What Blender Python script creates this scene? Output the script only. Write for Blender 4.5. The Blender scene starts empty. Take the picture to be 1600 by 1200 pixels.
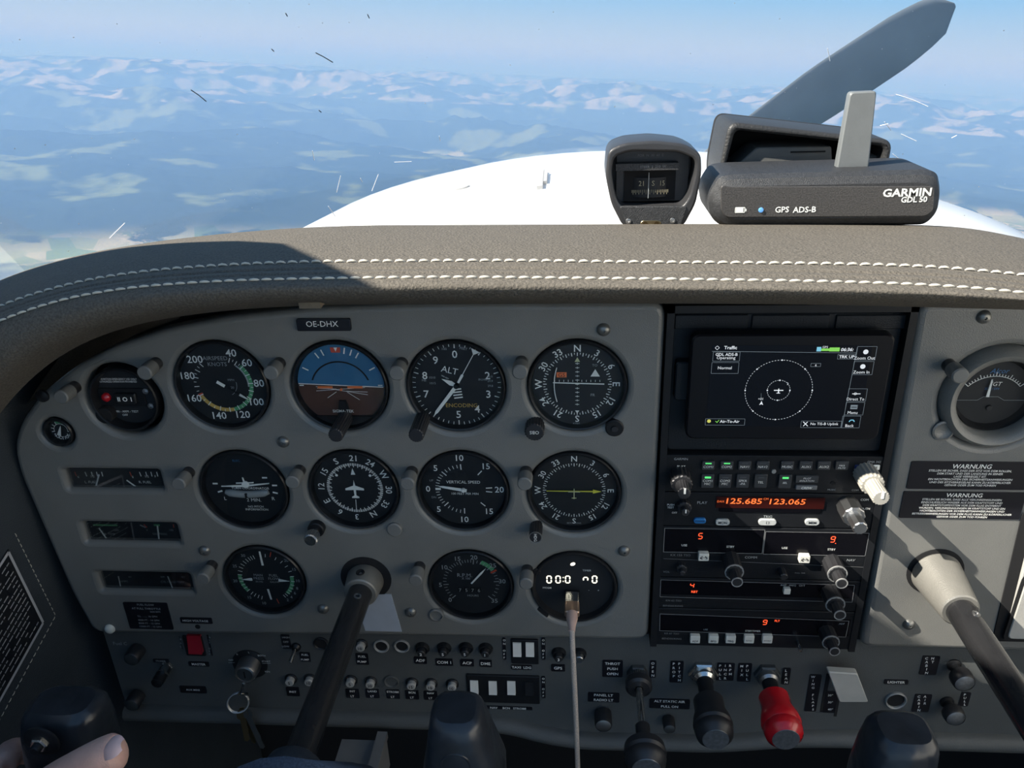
import bpy, bmesh, math, random
import numpy as np
from mathutils import Vector, Matrix, Euler
R = math.radians
PI = math.pi
random.seed(7)
SC = bpy.context.scene
COL = SC.collection

# ------------------------------------------------------------------ camera
F_PX, PITCH, YAW, ROLL = 1250.0, R(24.5), R(-5.0), R(-2.0)
CZ = 1.15                                   # camera height above the cabin floor
CAM = Vector((0, 0, CZ))
_f = Vector((math.sin(YAW)*math.cos(PITCH), math.cos(YAW)*math.cos(PITCH), -math.sin(PITCH)))
_r = Vector((math.cos(YAW), -math.sin(YAW), 0)); _u = _r.cross(_f)
_r = math.cos(ROLL)*_r + math.sin(ROLL)*_u; _u = _r.cross(_f)
cd = bpy.data.cameras.new('camera'); co = bpy.data.objects.new('camera', cd); COL.objects.link(co)
cd.sensor_width = 36.0; cd.lens = 36.0*F_PX/1600; cd.clip_start = 0.01; cd.clip_end = 4e5
co.matrix_world = Matrix(((_r.x, _u.x, -_f.x, CAM.x), (_r.y, _u.y, -_f.y, CAM.y), (_r.z, _u.z, -_f.z, CAM.z), (0, 0, 0, 1)))
SC.camera = co
def S(u, v, y):                              # measured point of the photograph -> point on the upright plane at distance y
    d = _f + (u-800)/F_PX*_r - (v-600)/F_PX*_u
    return CAM + d*(y/d.y)
def SX(u, v, x):                             # ... -> point on the side plane at x
    d = _f + (u-800)/F_PX*_r - (v-600)/F_PX*_u
    return CAM + d*(x/d.x)

# ------------------------------------------------------------------ light
SUN_DIR = Vector((1.0, 0.39, -0.95)).normalized()      # the way the sunlight travels (aircraft axes)
BANK, NOSE = R(3.9), R(-3.4)                            # the aircraft is banked and pitched against the real horizon
LEVEL = Matrix.Rotation(BANK, 4, 'Y') @ Matrix.Rotation(NOSE, 4, 'X')
w = bpy.data.worlds.new('sky'); SC.world = w; w.use_nodes = True
nt = w.node_tree; nt.nodes.clear()
wo = nt.nodes.new('ShaderNodeOutputWorld'); bg = nt.nodes.new('ShaderNodeBackground')
tc = nt.nodes.new('ShaderNodeTexCoord'); mp = nt.nodes.new('ShaderNodeMapping'); sx_ = nt.nodes.new('ShaderNodeSeparateXYZ'); rp = nt.nodes.new('ShaderNodeValToRGB')
mp.inputs['Rotation'].default_value = LEVEL.inverted().to_euler()
nt.links.new(tc.outputs['Generated'], mp.inputs['Vector']); nt.links.new(mp.outputs['Vector'], sx_.inputs[0]); nt.links.new(sx_.outputs['Z'], rp.inputs['Fac'])
SKY = ((0.0, (0.60, 0.64, 0.68)), (0.03, (0.54, 0.63, 0.72)), (0.085, (0.29, 0.54, 0.80)), (0.25, (0.23, 0.42, 0.68)), (1.0, (0.12, 0.24, 0.46)))   # sine of the height above the horizon : colour
while len(rp.color_ramp.elements) < len(SKY): rp.color_ramp.elements.new(0.5)
for e_, (p_, c_) in zip(rp.color_ramp.elements, SKY): e_.position = p_; e_.color = c_+(1,)
nt.links.new(rp.outputs['Color'], bg.inputs['Color']); nt.links.new(bg.outputs['Background'], wo.inputs['Surface'])
bg.inputs['Strength'].default_value = 1.0
sd = bpy.data.lights.new('sun', 'SUN'); sd.energy = 12.5; sd.angle = R(0.55); sd.color = (1.0, 0.94, 0.84)
so = bpy.data.objects.new('sun', sd); COL.objects.link(so)
so.rotation_euler = SUN_DIR.to_track_quat('-Z', 'Y').to_euler(); so.location = (-3, -1, 5)
SC.view_settings.view_transform = 'Standard'; SC.view_settings.look = 'None'
SC.view_settings.exposure = 0.14; SC.view_settings.gamma = 1.0; SC.view_settings.use_curve_mapping = False
cy = SC.cycles
cy.use_denoising = True; cy.max_bounces = 8; cy.diffuse_bounces = 4; cy.glossy_bounces = 3; cy.transparent_max_bounces = 16
cy.volume_bounces = 1; cy.sample_clamp_indirect = 4.0; cy.caustics_reflective = False; cy.caustics_refractive = False

# ------------------------------------------------------------------ materials
MATS = {}
def mat(name, col, rough=0.6, metal=0.0, var=0.06, vscale=60.0, bump=0.0, bscale=900.0, coat=0.0, emit=None, estr=0.0, spec=0.5, bump2=0.0, bscale2=40.0):
    if name in MATS: return MATS[name]
    m = bpy.data.materials.new(name); m.use_nodes = True; t = m.node_tree; n = t.nodes; b = n['Principled BSDF']
    col = tuple(col)
    tcn = n.new('ShaderNodeTexCoord')
    no = n.new('ShaderNodeTexNoise'); no.inputs['Scale'].default_value = vscale; no.inputs['Detail'].default_value = 3
    t.links.new(tcn.outputs['Object'], no.inputs['Vector'])
    rp = n.new('ShaderNodeValToRGB')
    rp.color_ramp.elements[0].position = 0.3; rp.color_ramp.elements[1].position = 0.7
    rp.color_ramp.elements[0].color = tuple(max(0, c*(1-var)) for c in col)+(1,)
    rp.color_ramp.elements[1].color = tuple(min(1, c*(1+var)) for c in col)+(1,)
    t.links.new(no.outputs['Fac'], rp.inputs['Fac']); t.links.new(rp.outputs['Color'], b.inputs['Base Color'])
    b.inputs['Roughness'].default_value = rough; b.inputs['Metallic'].default_value = metal
    b.inputs['Specular IOR Level'].default_value = spec
    if coat: b.inputs['Coat Weight'].default_value = coat; b.inputs['Coat Roughness'].default_value = 0.08
    if emit: b.inputs['Emission Color'].default_value = tuple(emit)+(1,); b.inputs['Emission Strength'].default_value = estr
    last = None
    for st, scl in ((bump2, bscale2), (bump, bscale)):
        if st:
            nb = n.new('ShaderNodeTexNoise'); nb.inputs['Scale'].default_value = scl; nb.inputs['Detail'].default_value = 2
            t.links.new(tcn.outputs['Object'], nb.inputs['Vector'])
            bp = n.new('ShaderNodeBump'); bp.inputs['Strength'].default_value = st; bp.inputs['Distance'].default_value = 0.001 if scl > 200 else 0.01
            t.links.new(nb.outputs['Fac'], bp.inputs['Height'])
            if last: t.links.new(last.outputs['Normal'], bp.inputs['Normal'])
            last = bp
    if last: t.links.new(last.outputs['Normal'], b.inputs['Normal'])
    MATS[name] = m
    return m
def clear_mat(name, tint, gloss, rough=0.02):
    if name in MATS: return MATS[name]
    m = bpy.data.materials.new(name); m.use_nodes = True; t = m.node_tree; n = t.nodes; n.clear()
    o = n.new('ShaderNodeOutputMaterial'); tr = n.new('ShaderNodeBsdfTransparent'); gl = n.new('ShaderNodeBsdfGlossy'); mx = n.new('ShaderNodeMixShader')
    fr = n.new('ShaderNodeFresnel'); fr.inputs['IOR'].default_value = 1.45
    mu = n.new('ShaderNodeMath'); mu.operation = 'MULTIPLY'; mu.inputs[1].default_value = gloss
    tr.inputs['Color'].default_value = tuple(tint)+(1,); gl.inputs['Roughness'].default_value = rough
    t.links.new(fr.outputs[0], mu.inputs[0]); t.links.new(mu.outputs[0], mx.inputs[0])
    t.links.new(tr.outputs[0], mx.inputs[1]); t.links.new(gl.outputs[0], mx.inputs[2]); t.links.new(mx.outputs[0], o.inputs['Surface'])
    MATS[name] = m
    return m

# ------------------------------------------------------------------ mesh helpers
_tc = {}
def text_mesh(s, bold=0.0):
    k = (s, bold)
    if k in _tc: return _tc[k]
    c = bpy.data.curves.new('t', 'FONT'); c.body = s; c.resolution_u = 2; c.size = 1.0; c.align_x = 'CENTER'; c.offset = bold; c.space_line = 0.95
    o = bpy.data.objects.new('t', c); me = bpy.data.meshes.new_from_object(o)
    V = [(p.co.x, p.co.y) for p in me.vertices]; Fc = [tuple(p.vertices) for p in me.polygons]
    bpy.data.objects.remove(o); bpy.data.curves.remove(c); bpy.data.meshes.remove(me)
    if V:
        x0 = min(p[0] for p in V); x1 = max(p[0] for p in V); y0 = min(p[1] for p in V); y1 = max(p[1] for p in V)
        V = [(x-(x0+x1)/2, y-(y0+y1)/2) for x, y in V]; wh = (x1-x0, y1-y0)
    else: wh = (0, 0)
    _tc[k] = (V, Fc, wh)
    return _tc[k]
def circ(r, n, a0=0.0, a1=2*PI, cx=0, cy=0):
    return [(cx+r*math.cos(a0+(a1-a0)*i/n), cy+r*math.sin(a0+(a1-a0)*i/n)) for i in range(n)]
def rrect(w, h, r, cx=0, cy=0, n=4):
    p = []
    r = max(1e-5, min(r, w/2-1e-6, h/2-1e-6))
    for qx, qy, a in ((1, 1, 0), (-1, 1, PI/2), (-1, -1, PI), (1, -1, 1.5*PI)):
        for i in range(n+1):
            t = a+PI/2*i/n; p.append((cx+qx*(w/2-r)+r*math.cos(t), cy+qy*(h/2-r)+r*math.sin(t)))
    return p
class MB:
    def __init__(s): s.v = []; s.f = []
    def add(s, V, Fc, M=None):
        k = len(s.v)
        if M is not None: V = [tuple(M @ Vector(p)) for p in V]
        s.v += [tuple(p) for p in V]; s.f += [tuple(i+k for i in f) for f in Fc]; return s
    def poly(s, pts, z=0.0): s.add([(x, y, z) for x, y in pts], [tuple(range(len(pts)))]); return s
    def prism(s, pts, z0, z1, ch=0.0, back=True):          # extruded outline, front face chamfered by ch
        n = len(pts); cx = sum(p[0] for p in pts)/n; cy_ = sum(p[1] for p in pts)/n
        rings = [[(x, y, z0) for x, y in pts], [(x, y, z1-ch) for x, y in pts]]
        if ch:
            w_ = max(p[0] for p in pts)-min(p[0] for p in pts); h_ = max(p[1] for p in pts)-min(p[1] for p in pts)
            fx, fy = max(0.05, 1-2*ch/max(w_, 1e-9)), max(0.05, 1-2*ch/max(h_, 1e-9))
            rings.append([(cx+(x-cx)*fx, cy_+(y-cy_)*fy, z1) for x, y in pts])
        V = [p for r_ in rings for p in r_]; Fc = []
        for k in range(len(rings)-1):
            for i in range(n): j = (i+1) % n; Fc.append((k*n+i, k*n+j, (k+1)*n+j, (k+1)*n+i))
        m_ = (len(rings)-1)*n; Fc.append(tuple(range(m_, m_+n)))
        if back: Fc.append(tuple(range(n-1, -1, -1)))
        return s.add(V, Fc)
    def box(s, c, d): x, y, z = c; return s.prism([(x+d[0]/2, y-d[1]/2), (x+d[0]/2, y+d[1]/2), (x-d[0]/2, y+d[1]/2), (x-d[0]/2, y-d[1]/2)], z-d[2]/2, z+d[2]/2)
    def lathe(s, prof, n=32, cx=0, cy=0, M=None, sx=1.0):  # prof: (r, z) from back to front, around local z
        V = []; Fc = []; idx = []
        for r_, z in prof:
            if r_ < 1e-7: idx.append([len(V)]); V.append((cx, cy, z))
            else: idx.append(list(range(len(V), len(V)+n))); V += [(cx+sx*r_*math.cos(2*PI*i/n), cy+r_*math.sin(2*PI*i/n), z) for i in range(n)]
        for a, b in zip(idx, idx[1:]):
            for i in range(n):
                j = (i+1) % n
                if len(a) == 1 and len(b) == 1: continue
                if len(a) == 1: Fc.append((a[0], b[j], b[i]))
                elif len(b) == 1: Fc.append((a[i], a[j], b[0]))
                else: Fc.append((a[i], a[j], b[j], b[i]))
        return s.add(V, Fc, M)
    def tube(s, path, r, n=10, caps=True):
        P = [Vector(p) for p in path]; m_ = len(P); rr = r if isinstance(r, (list, tuple)) else [r]*m_
        V = []; Fc = []; up = None
        for i, p in enumerate(P):
            d = (P[min(i+1, m_-1)]-P[max(i-1, 0)]).normalized()
            if up is None: up = d.orthogonal().normalized()
            up = (up-d*up.dot(d)).normalized(); sd_ = d.cross(up)
            V += [tuple(p+rr[i]*(math.cos(2*PI*k/n)*up+math.sin(2*PI*k/n)*sd_)) for k in range(n)]
        for i in range(m_-1):
            for k in range(n): j = (k+1) % n; Fc.append((i*n+k, i*n+j, (i+1)*n+j, (i+1)*n+k))
        if caps: Fc.append(tuple(range(n-1, -1, -1))); Fc.append(tuple(range((m_-1)*n, m_*n)))
        return s.add(V, Fc)
    def line(s, a, b, w_, z): 
        a = Vector(a); b = Vector(b); d = (b-a).normalized(); q = Vector((-d.y, d.x))*w_/2
        return s.poly([tuple(a-q), tuple(b-q), tuple(b+q), tuple(a+q)], z)
    def pline(s, pts, w_, z, closed=False):
        n = len(pts)
        for i in range(n if closed else n-1): s.line(pts[i], pts[(i+1) % n], w_, z)
        return s
    def text(s, t, x, y, size, z, rot=0.0, bold=0.0, shear=0.0, sx=1.0, width=None):
        V, Fc, wh = text_mesh(t, bold)
        if width and wh[0]: sx = width/(wh[0]*size)
        c, q = math.cos(rot), math.sin(rot)
        out = []
        for a, b in V:
            a = (a*sx+b*shear)*size; b = b*size
            out.append((x+a*c-b*q, y+a*q+b*c, z))
        return s.add(out, Fc)
    def grid(s, G, flip=False):
        a = len(G); b = len(G[0]); V = [tuple(p) for r_ in G for p in r_]; Fc = []
        for i in range(a-1):
            for j in range(b-1):
                q = (i*b+j, i*b+j+1, (i+1)*b+j+1, (i+1)*b+j); Fc.append(q[::-1] if flip else q)
        return s.add(V, Fc)
    def mesh(s, name, m, smooth=35):
        me = bpy.data.meshes.new(name); me.from_pydata(s.v, [], s.f); me.materials.append(m)
        if smooth:
            me.shade_smooth(); me.set_sharp_from_angle(angle=R(smooth))
        return me
    def build(s, name, m, parent=None, loc=(0, 0, 0), rot=(0, 0, 0), smooth=35):
        return inst(name, s.mesh(name, m, smooth), parent, loc, rot)
def inst(name, me, parent=None, loc=(0, 0, 0), rot=(0, 0, 0)):
    o = bpy.data.objects.new(name, me); COL.objects.link(o)
    if parent is not None: o.parent = parent
    o.location = loc; o.rotation_euler = rot
    return o
def tag(o, label=None, cat=None, group=None, kind=None):
    if label: o['label'] = label
    if cat: o['category'] = cat
    if group: o['group'] = group
    if kind: o['kind'] = kind
    return o
def thing(name, label, cat, loc=(0, 0, 0), rot=(0, 0, 0), group=None):
    return tag(inst(name, None, None, loc, rot), label, cat, group)
UP = (PI/2, 0, 0)                                     # local x right, local y up, local z towards the pilot
def pthing(name, label, cat, u, v, y, group=None): return thing(name, label, cat, S(u, v, y), UP, group)
def loc_of(T, u, v, h=0.0):                           # photo point on the plane h in front of T's plane -> T's local x, y
    p = S(u, v, T.location.y-h); return (p.x-T.location.x, p.z-T.location.z)

# ------------------------------------------------------------------ palette
M_PANEL = mat('grey_panel_plastic', (0.180, 0.178, 0.165), 0.30, bump=0.25, bscale=1100, var=0.05, vscale=25)
M_DARK = mat('black_plastic', (0.010, 0.011, 0.013), 0.5, bump=0.1, spec=0.3)
M_SATIN = mat('satin_black', (0.014, 0.015, 0.017), 0.33, spec=0.35)
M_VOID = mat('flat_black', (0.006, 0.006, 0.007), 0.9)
M_DIAL = mat('dial_black', (0.009, 0.011, 0.014), 0.6)
M_WHITE = mat('white_ink', (0.88, 0.88, 0.82), 0.6)
M_DIM = mat('worn_white_ink', (0.38, 0.40, 0.40), 0.6)
M_GREEN = mat('green_ink', (0.10, 0.36, 0.16), 0.6)
M_YELLOW = mat('yellow_ink', (0.62, 0.40, 0.10), 0.6)
M_LIME = mat('yellow_needle', (0.75, 0.70, 0.08), 0.5)
M_RED = mat('red_ink', (0.62, 0.08, 0.04), 0.5)
M_BLUEINK = mat('blue_ink', (0.06, 0.20, 0.42), 0.6)
M_GLASS = clear_mat('gauge_glass', (0.97, 0.98, 0.98), 0.5)
M_CHROME = mat('chrome', (0.62, 0.62, 0.60), 0.22, 1.0, bump=0.1)
M_STEEL = mat('brushed_steel', (0.45, 0.45, 0.45), 0.38, 1.0, bump=0.2)
M_IVORY = mat('ivory_plastic', (0.70, 0.68, 0.60), 0.4)
M_LABEL = mat('label_tape', (0.008, 0.008, 0.012), 0.35)
M_SUEDE = mat('grey_leather', (0.118, 0.104, 0.085), 0.85, bump=1.0, bscale=520, var=0.28, vscale=620, spec=0.25, bump2=0.10, bscale2=45)
# ------------------------------------------------------------------ outside: terrain and haze (built level, tilted by the aircraft's attitude)
def vnoise(x, y, seed):
    xi = np.floor(x).astype(np.int64); yi = np.floor(y).astype(np.int64); xf = x-xi; yf = y-yi
    xf = xf*xf*xf*(xf*(xf*6-15)+10); yf = yf*yf*yf*(yf*(yf*6-15)+10)
    def h(a, b):
        n = (a*374761393+b*668265263+seed*1442695041) & 0xffffffff
        n = ((n ^ (n >> 13))*1274126177) & 0xffffffff
        return ((n ^ (n >> 16)) & 0xffff)/65535.0
    return (h(xi, yi)*(1-xf)+h(xi+1, yi)*xf)*(1-yf)+(h(xi, yi+1)*(1-xf)+h(xi+1, yi+1)*xf)*yf
def fbm(x, y, seed, o=5, ridged=False):
    s = 0; a = 0.5; t = 0
    for k in range(o):
        n = vnoise(x, y, seed+k)
        if ridged: n = 1-np.abs(2*n-1)
        s = s+a*n; t += a; a *= 0.5; x, y = x*2.03+3.1*k, y*2.03-1.7*k
    return s/t
def smooth(a, b, x): t = np.clip((x-a)/(b-a), 0, 1); return t*t*(3-2*t)
NA, NR = 760, 520
az = np.radians(np.linspace(-52, 46, NA)); rg = np.geomspace(1.6, 140.0, NR)   # km
RR, AA = np.meshgrid(rg, az, indexing='ij')
X, Y = RR*np.sin(AA), RR*np.cos(AA)
warp = fbm(X/9, Y/9, 91, 3)*5
hills = fbm((X+warp)/7.5, (Y+warp)/5.5, 5, 6, True)
big = fbm((X+warp)/17, (Y-warp)/12, 31, 4, True)
rock = fbm((X+warp)/8.5, (Y-warp)/7, 57, 7, True)
a1 = 0.65*smooth(8, 14, RR)+0.75*smooth(15, 26, RR)
H = np.maximum(0, (0.55*hills+0.45*big)-0.47)*2.2*a1
H += smooth(24, 36, RR)*(0.30+1.55*np.maximum(0, rock-0.32)*1.5)*(1-0.20*smooth(60, 100, RR))
H = np.where(H > 1.6, 1.6+0.45*np.tanh((H-1.6)/0.6), H)
H += 0.012*fbm(X*2, Y*2, 77, 3)*smooth(5, 9, RR)
flat = 1-smooth(0.05, 0.18, H)
Z = -2.05+H-RR**2/(2*7400.0)
tme = bpy.data.meshes.new('terrain')
nv = NA*NR
tme.vertices.add(nv); tme.vertices.foreach_set('co', (np.stack([X, Y, Z], -1).reshape(-1, 3)*1000).astype(np.float32).ravel())
ii, jj = np.meshgrid(np.arange(NR-1), np.arange(NA-1), indexing='ij')
q = np.stack([ii*NA+jj, ii*NA+jj+1, (ii+1)*NA+jj+1, (ii+1)*NA+jj], -1).reshape(-1, 4)[:, ::-1]
nf = len(q)
tme.loops.add(nf*4); tme.loops.foreach_set('vertex_index', q.astype(np.int32).ravel())
tme.polygons.add(nf); tme.polygons.foreach_set('loop_start', np.arange(0, nf*4, 4, dtype=np.int32))
tme.update(calc_edges=True); tme.validate()
for nm, arr in (('height', H), ('flat', flat)):
    at = tme.attributes.new(nm, 'FLOAT', 'POINT'); at.data.foreach_set('value', arr.astype(np.float32).ravel())
tme.shade_smooth()
tm = bpy.data.materials.new('alpine_land'); tm.use_nodes = True; t = tm.node_tree; n = t.nodes; b = n['Principled BSDF']; b.inputs['Roughness'].default_value = 1.0; b.inputs['Specular IOR Level'].default_value = 0.0
def nd(k, **kw):
    x = n.new(k)
    for a_, v_ in kw.items(): setattr(x, a_, v_)
    return x
def ramp(src, p0, p1, c0=(0, 0, 0, 1), c1=(1, 1, 1, 1)):
    r_ = nd('ShaderNodeValToRGB'); r_.color_ramp.elements[0].position = p0; r_.color_ramp.elements[1].position = p1
    r_.color_ramp.elements[0].color = c0; r_.color_ramp.elements[1].color = c1; t.links.new(src, r_.inputs['Fac']); return r_.outputs['Color']
def mixc(fac, c0, c1):
    m_ = nd('ShaderNodeMix', data_type='RGBA'); t.links.new(fac, m_.inputs[0])
    for s_, c_ in ((6, c0), (7, c1)):
        if isinstance(c_, tuple): m_.inputs[s_].default_value = c_+(1,)
        else: t.links.new(c_, m_.inputs[s_])
    return m_.outputs[2]
def mul(a_, b_):
    m_ = nd('ShaderNodeMath', operation='MULTIPLY'); t.links.new(a_, m_.inputs[0])
    if isinstance(b_, float): m_.inputs[1].default_value = b_
    else: t.links.new(b_, m_.inputs[1])
    return m_.outputs[0]
tcn = nd('ShaderNodeTexCoord'); OBJ = tcn.outputs['Object']
def noise(scale, detail=4): x = nd('ShaderNodeTexNoise'); x.inputs['Scale'].default_value = scale; x.inputs['Detail'].default_value = detail; t.links.new(OBJ, x.inputs['Vector']); return x.outputs['Fac']
vo = nd('ShaderNodeTexVoronoi'); vo.inputs['Scale'].default_value = 1/330.0; t.links.new(OBJ, vo.inputs['Vector'])
fieldcol = ramp(vo.outputs['Color'], 0.15, 0.85, (0.17, 0.25, 0.12, 1), (0.42, 0.40, 0.30, 1))
isfield = ramp(noise(1/1000.0, 6), 0.475, 0.505)
ah = nd('ShaderNodeAttribute', attribute_name='height').outputs['Fac']; af = nd('ShaderNodeAttribute', attribute_name='flat').outputs['Fac']
town = mul(ramp(noise(1/900.0, 2), 0.60, 0.66), ramp(noise(1/70.0, 2), 0.50, 0.56))
c = mixc(mul(isfield, af), (0.028, 0.045, 0.025), fieldcol)
c = mixc(mul(town, af), c, (0.5, 0.45, 0.40))
alm = mul(ramp(noise(1/1300.0, 5), 0.56, 0.62), 0.8)
c = mixc(alm, c, (0.15, 0.19, 0.09))
rk = mul(ramp(ah, 0.98, 1.4), ramp(noise(1/900.0, 8), 0.50, 0.57))
c = mixc(rk, c, (0.27, 0.265, 0.26))
t.links.new(c, b.inputs['Base Color'])
tme.materials.append(tm)
# the land behind and beside the aircraft, outside the view
bk = MB(); A2 = [R(46+(308-46)*i/60) for i in range(61)]; bk.grid([[(r_*math.sin(a)*1000, r_*math.cos(a)*1000, -2050) for r_ in (1.6, 10, 40, 140)] for a in A2], flip=True)
bk.add([(1600*math.sin(2*PI*i/60), 1600*math.cos(2*PI*i/60), -2050) for i in range(60)], [tuple(range(59, -1, -1))])
terrain = inst('terrain', tme); terrain.matrix_world = Matrix.Translation(CAM) @ LEVEL
tag(terrain, 'hazy blue alpine hills and valleys far below the nose', 'mountains', kind='structure')
bko = bk.build('terrain_plain', tm, smooth=0); bko.matrix_world = Matrix.Translation(CAM) @ LEVEL; tag(bko, 'open country below and behind the aircraft', 'land', kind='structure')
# summer haze: a broad layer of scattering air ahead
def air(z0, z1, y0, HD, name, label):
  k = MB(); k.box((0, (y0+145000)/2, (z0+z1)/2), (260000, 145000-y0, z1-z0))
  hm = bpy.data.materials.new('haze'); hm.use_nodes = True; t = hm.node_tree; t.nodes.clear()
  vo_ = t.nodes.new('ShaderNodeOutputMaterial'); vs = t.nodes.new('ShaderNodeVolumeScatter')
  vs.inputs['Color'].default_value = (0.235, 0.46, 1.0, 1); vs.inputs['Density'].default_value = HD*0.60; vs.inputs['Anisotropy'].default_value = 0.0
  va = t.nodes.new('ShaderNodeVolumeAbsorption'); va.inputs['Color'].default_value = (0.26, 0.19, 0.16, 1); va.inputs['Density'].default_value = HD*0.40
  ad = t.nodes.new('ShaderNodeAddShader'); t.links.new(vs.outputs[0], ad.inputs[0]); t.links.new(va.outputs[0], ad.inputs[1]); t.links.new(ad.outputs[0], vo_.inputs['Volume'])
  ho = k.build(name, hm, smooth=0); ho.matrix_world = Matrix.Translation(CAM) @ LEVEL
  tag(ho, label, 'haze', kind='stuff')
air(-5060, -60, -145000, 1/10000.0, 'haze', 'pale blue summer haze lying over the valleys')
air(-59, 500, 4000, 0.55/10000.0, 'haze', 'thin upper haze along the horizon')
air(501, 1500, 6000, 0.2/10000.0, 'haze', 'faint high haze above the horizon')
# ------------------------------------------------------------------ fuselage shell
def interp(pts, x): return float(np.interp(x, [p[0] for p in pts], [p[1] for p in pts]))
M_TRIM = mat('charcoal_trim', (0.045, 0.047, 0.05), 0.8, bump=0.4, bscale=700)
M_BOUNCE = mat('bounce_lining', (0.62, 0.60, 0.56), 0.9)  # kept pale so the unseen left wall throws light back inside
def slab(name, pts, ax, a0, a1, m, label, cat, kind='structure'):
    # polygon in the plane normal to axis ax, from a0 to a1
    k = MB(); n_ = len(pts)
    def p3(p, a): return (a, p[0], p[1]) if ax == 0 else ((p[0], a, p[1]) if ax == 1 else (p[0], p[1], a))
    k.add([p3(p, a0) for p in pts]+[p3(p, a1) for p in pts], [tuple(range(n_)), tuple(range(2*n_-1, n_-1, -1))]+[(i, (i+1) % n_, n_+(i+1) % n_, n_+i) for i in range(n_)])
    return tag(k.build(name, m, smooth=0), label, cat, kind=kind)
zc = CZ
# unseen side walls: left shaped to shade the panel, right pale to bounce sun
slab('shade_wall_left', [(-0.95, 0.0), (0.9, 0.0), (0.9, zc-0.42), (0.72, zc-0.36), (0.60, zc+0.0), (0.50, zc+0.15), (0.455, zc+0.20), (0.27, zc+0.315), (0.10, zc+0.43), (0.0, zc+0.55), (-0.40, zc+0.55), (-0.40, zc-0.1), (-0.95, zc-0.1)], 0, -0.66, -0.60, M_BOUNCE, 'grey cabin side wall and door post beside the pilot', 'wall')
slab('shade_baseboard_right', [(-0.95, 0.0), (0.9, 0.0), (0.9, zc-0.45), (-0.95, zc-0.45)], 0, 0.70, 0.72, M_TRIM, 'dark carpeted lower side panel beyond the copilot place', 'wall')  # added out of view to cut bounced light on the lower panel
slab('bounce_wall_right', [(-0.95, 0.0), (0.9, 0.0), (0.9, zc-0.30), (0.72, zc-0.20), (0.10, zc+0.42), (0.02, zc+0.47), (-0.05, zc+0.47), (0.30, zc+0.10), (-0.95, zc+0.10)], 0, 0.72, 0.78, mat('pale_bounce_lining', (0.76, 0.74, 0.69), 0.9), 'grey cabin side wall and windscreen post beyond the copilot place', 'wall')
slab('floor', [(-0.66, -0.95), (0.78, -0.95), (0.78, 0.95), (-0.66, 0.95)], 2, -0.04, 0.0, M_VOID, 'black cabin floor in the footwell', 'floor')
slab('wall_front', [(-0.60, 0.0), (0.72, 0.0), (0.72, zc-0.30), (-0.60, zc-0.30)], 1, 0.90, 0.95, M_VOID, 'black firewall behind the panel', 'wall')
# windscreen: curved pane from the scuttle up to the roof edge
ws = MB(); G = []
for i in range(25):
    s_ = i/24; x = -0.86+1.84*s_; bow = max(-0.15, 1-((x-0.06)/0.66)**2)
    row = []
    for j in range(17):
        t_ = j/16
        y = (0.86+0.22*bow)*(1-t_)+0.04*t_; z = (zc-0.31+0.02*bow)*(1-t_)+(zc+0.46)*t_
        z += 0.12*math.sin(PI*t_)*(0.4+0.6*bow); y += 0.10*math.sin(PI*t_)*(0.4+0.6*bow)
        row.append((x, y, z))
    G.append(row)
ws.grid(G); M_WS = clear_mat('acrylic', (0.98, 0.985, 0.985), 0.15, 0.05)
wind = tag(ws.build('window_1', M_WS), 'curved clear windscreen with scratches and specks', 'window', kind='structure')

# ------------------------------------------------------------------ nose cowling and propeller
M_COWL = mat('white_gloss_paint', (0.70, 0.70, 0.685), 0.25, coat=0.4, var=0.02, vscale=3)
XC = 0.085
cw = MB(); G = []
secs = [(0.955, 0.71, -0.268, 0.30), (0.99, 0.70, -0.235, 0.30), (1.15, 0.68, -0.215, 0.30), (1.35, 0.64, -0.222, 0.28), (1.55, 0.59, -0.245, 0.28), (1.75, 0.51, -0.275, 0.28), (1.92, 0.42, -0.315, 0.26), (2.02, 0.33, -0.37, 0.22), (2.05, 0.22, -0.46, 0.16)]
for y, hw, zt, hh in secs:
    row = []
    for i in range(41):
        a = PI*i/40; cx_, sz = math.cos(a), math.sin(a)
        row.append((XC-hw*math.copysign(abs(cx_)**0.9, cx_), y, CZ+zt+0.016-hh*1.0+hh*sz**0.85))
    row = [(row[0][0], y, CZ-0.95)]+row+[(row[-1][0], y, CZ-0.95)]
    G.append(row)
cw.grid(G, flip=True)
cowl = thing('engine_cowling', 'glossy white engine cowling beyond the windscreen', 'cowling', (0, 0, 0))
cw.build('cowling_skin', M_COWL, cowl, smooth=60)
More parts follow.
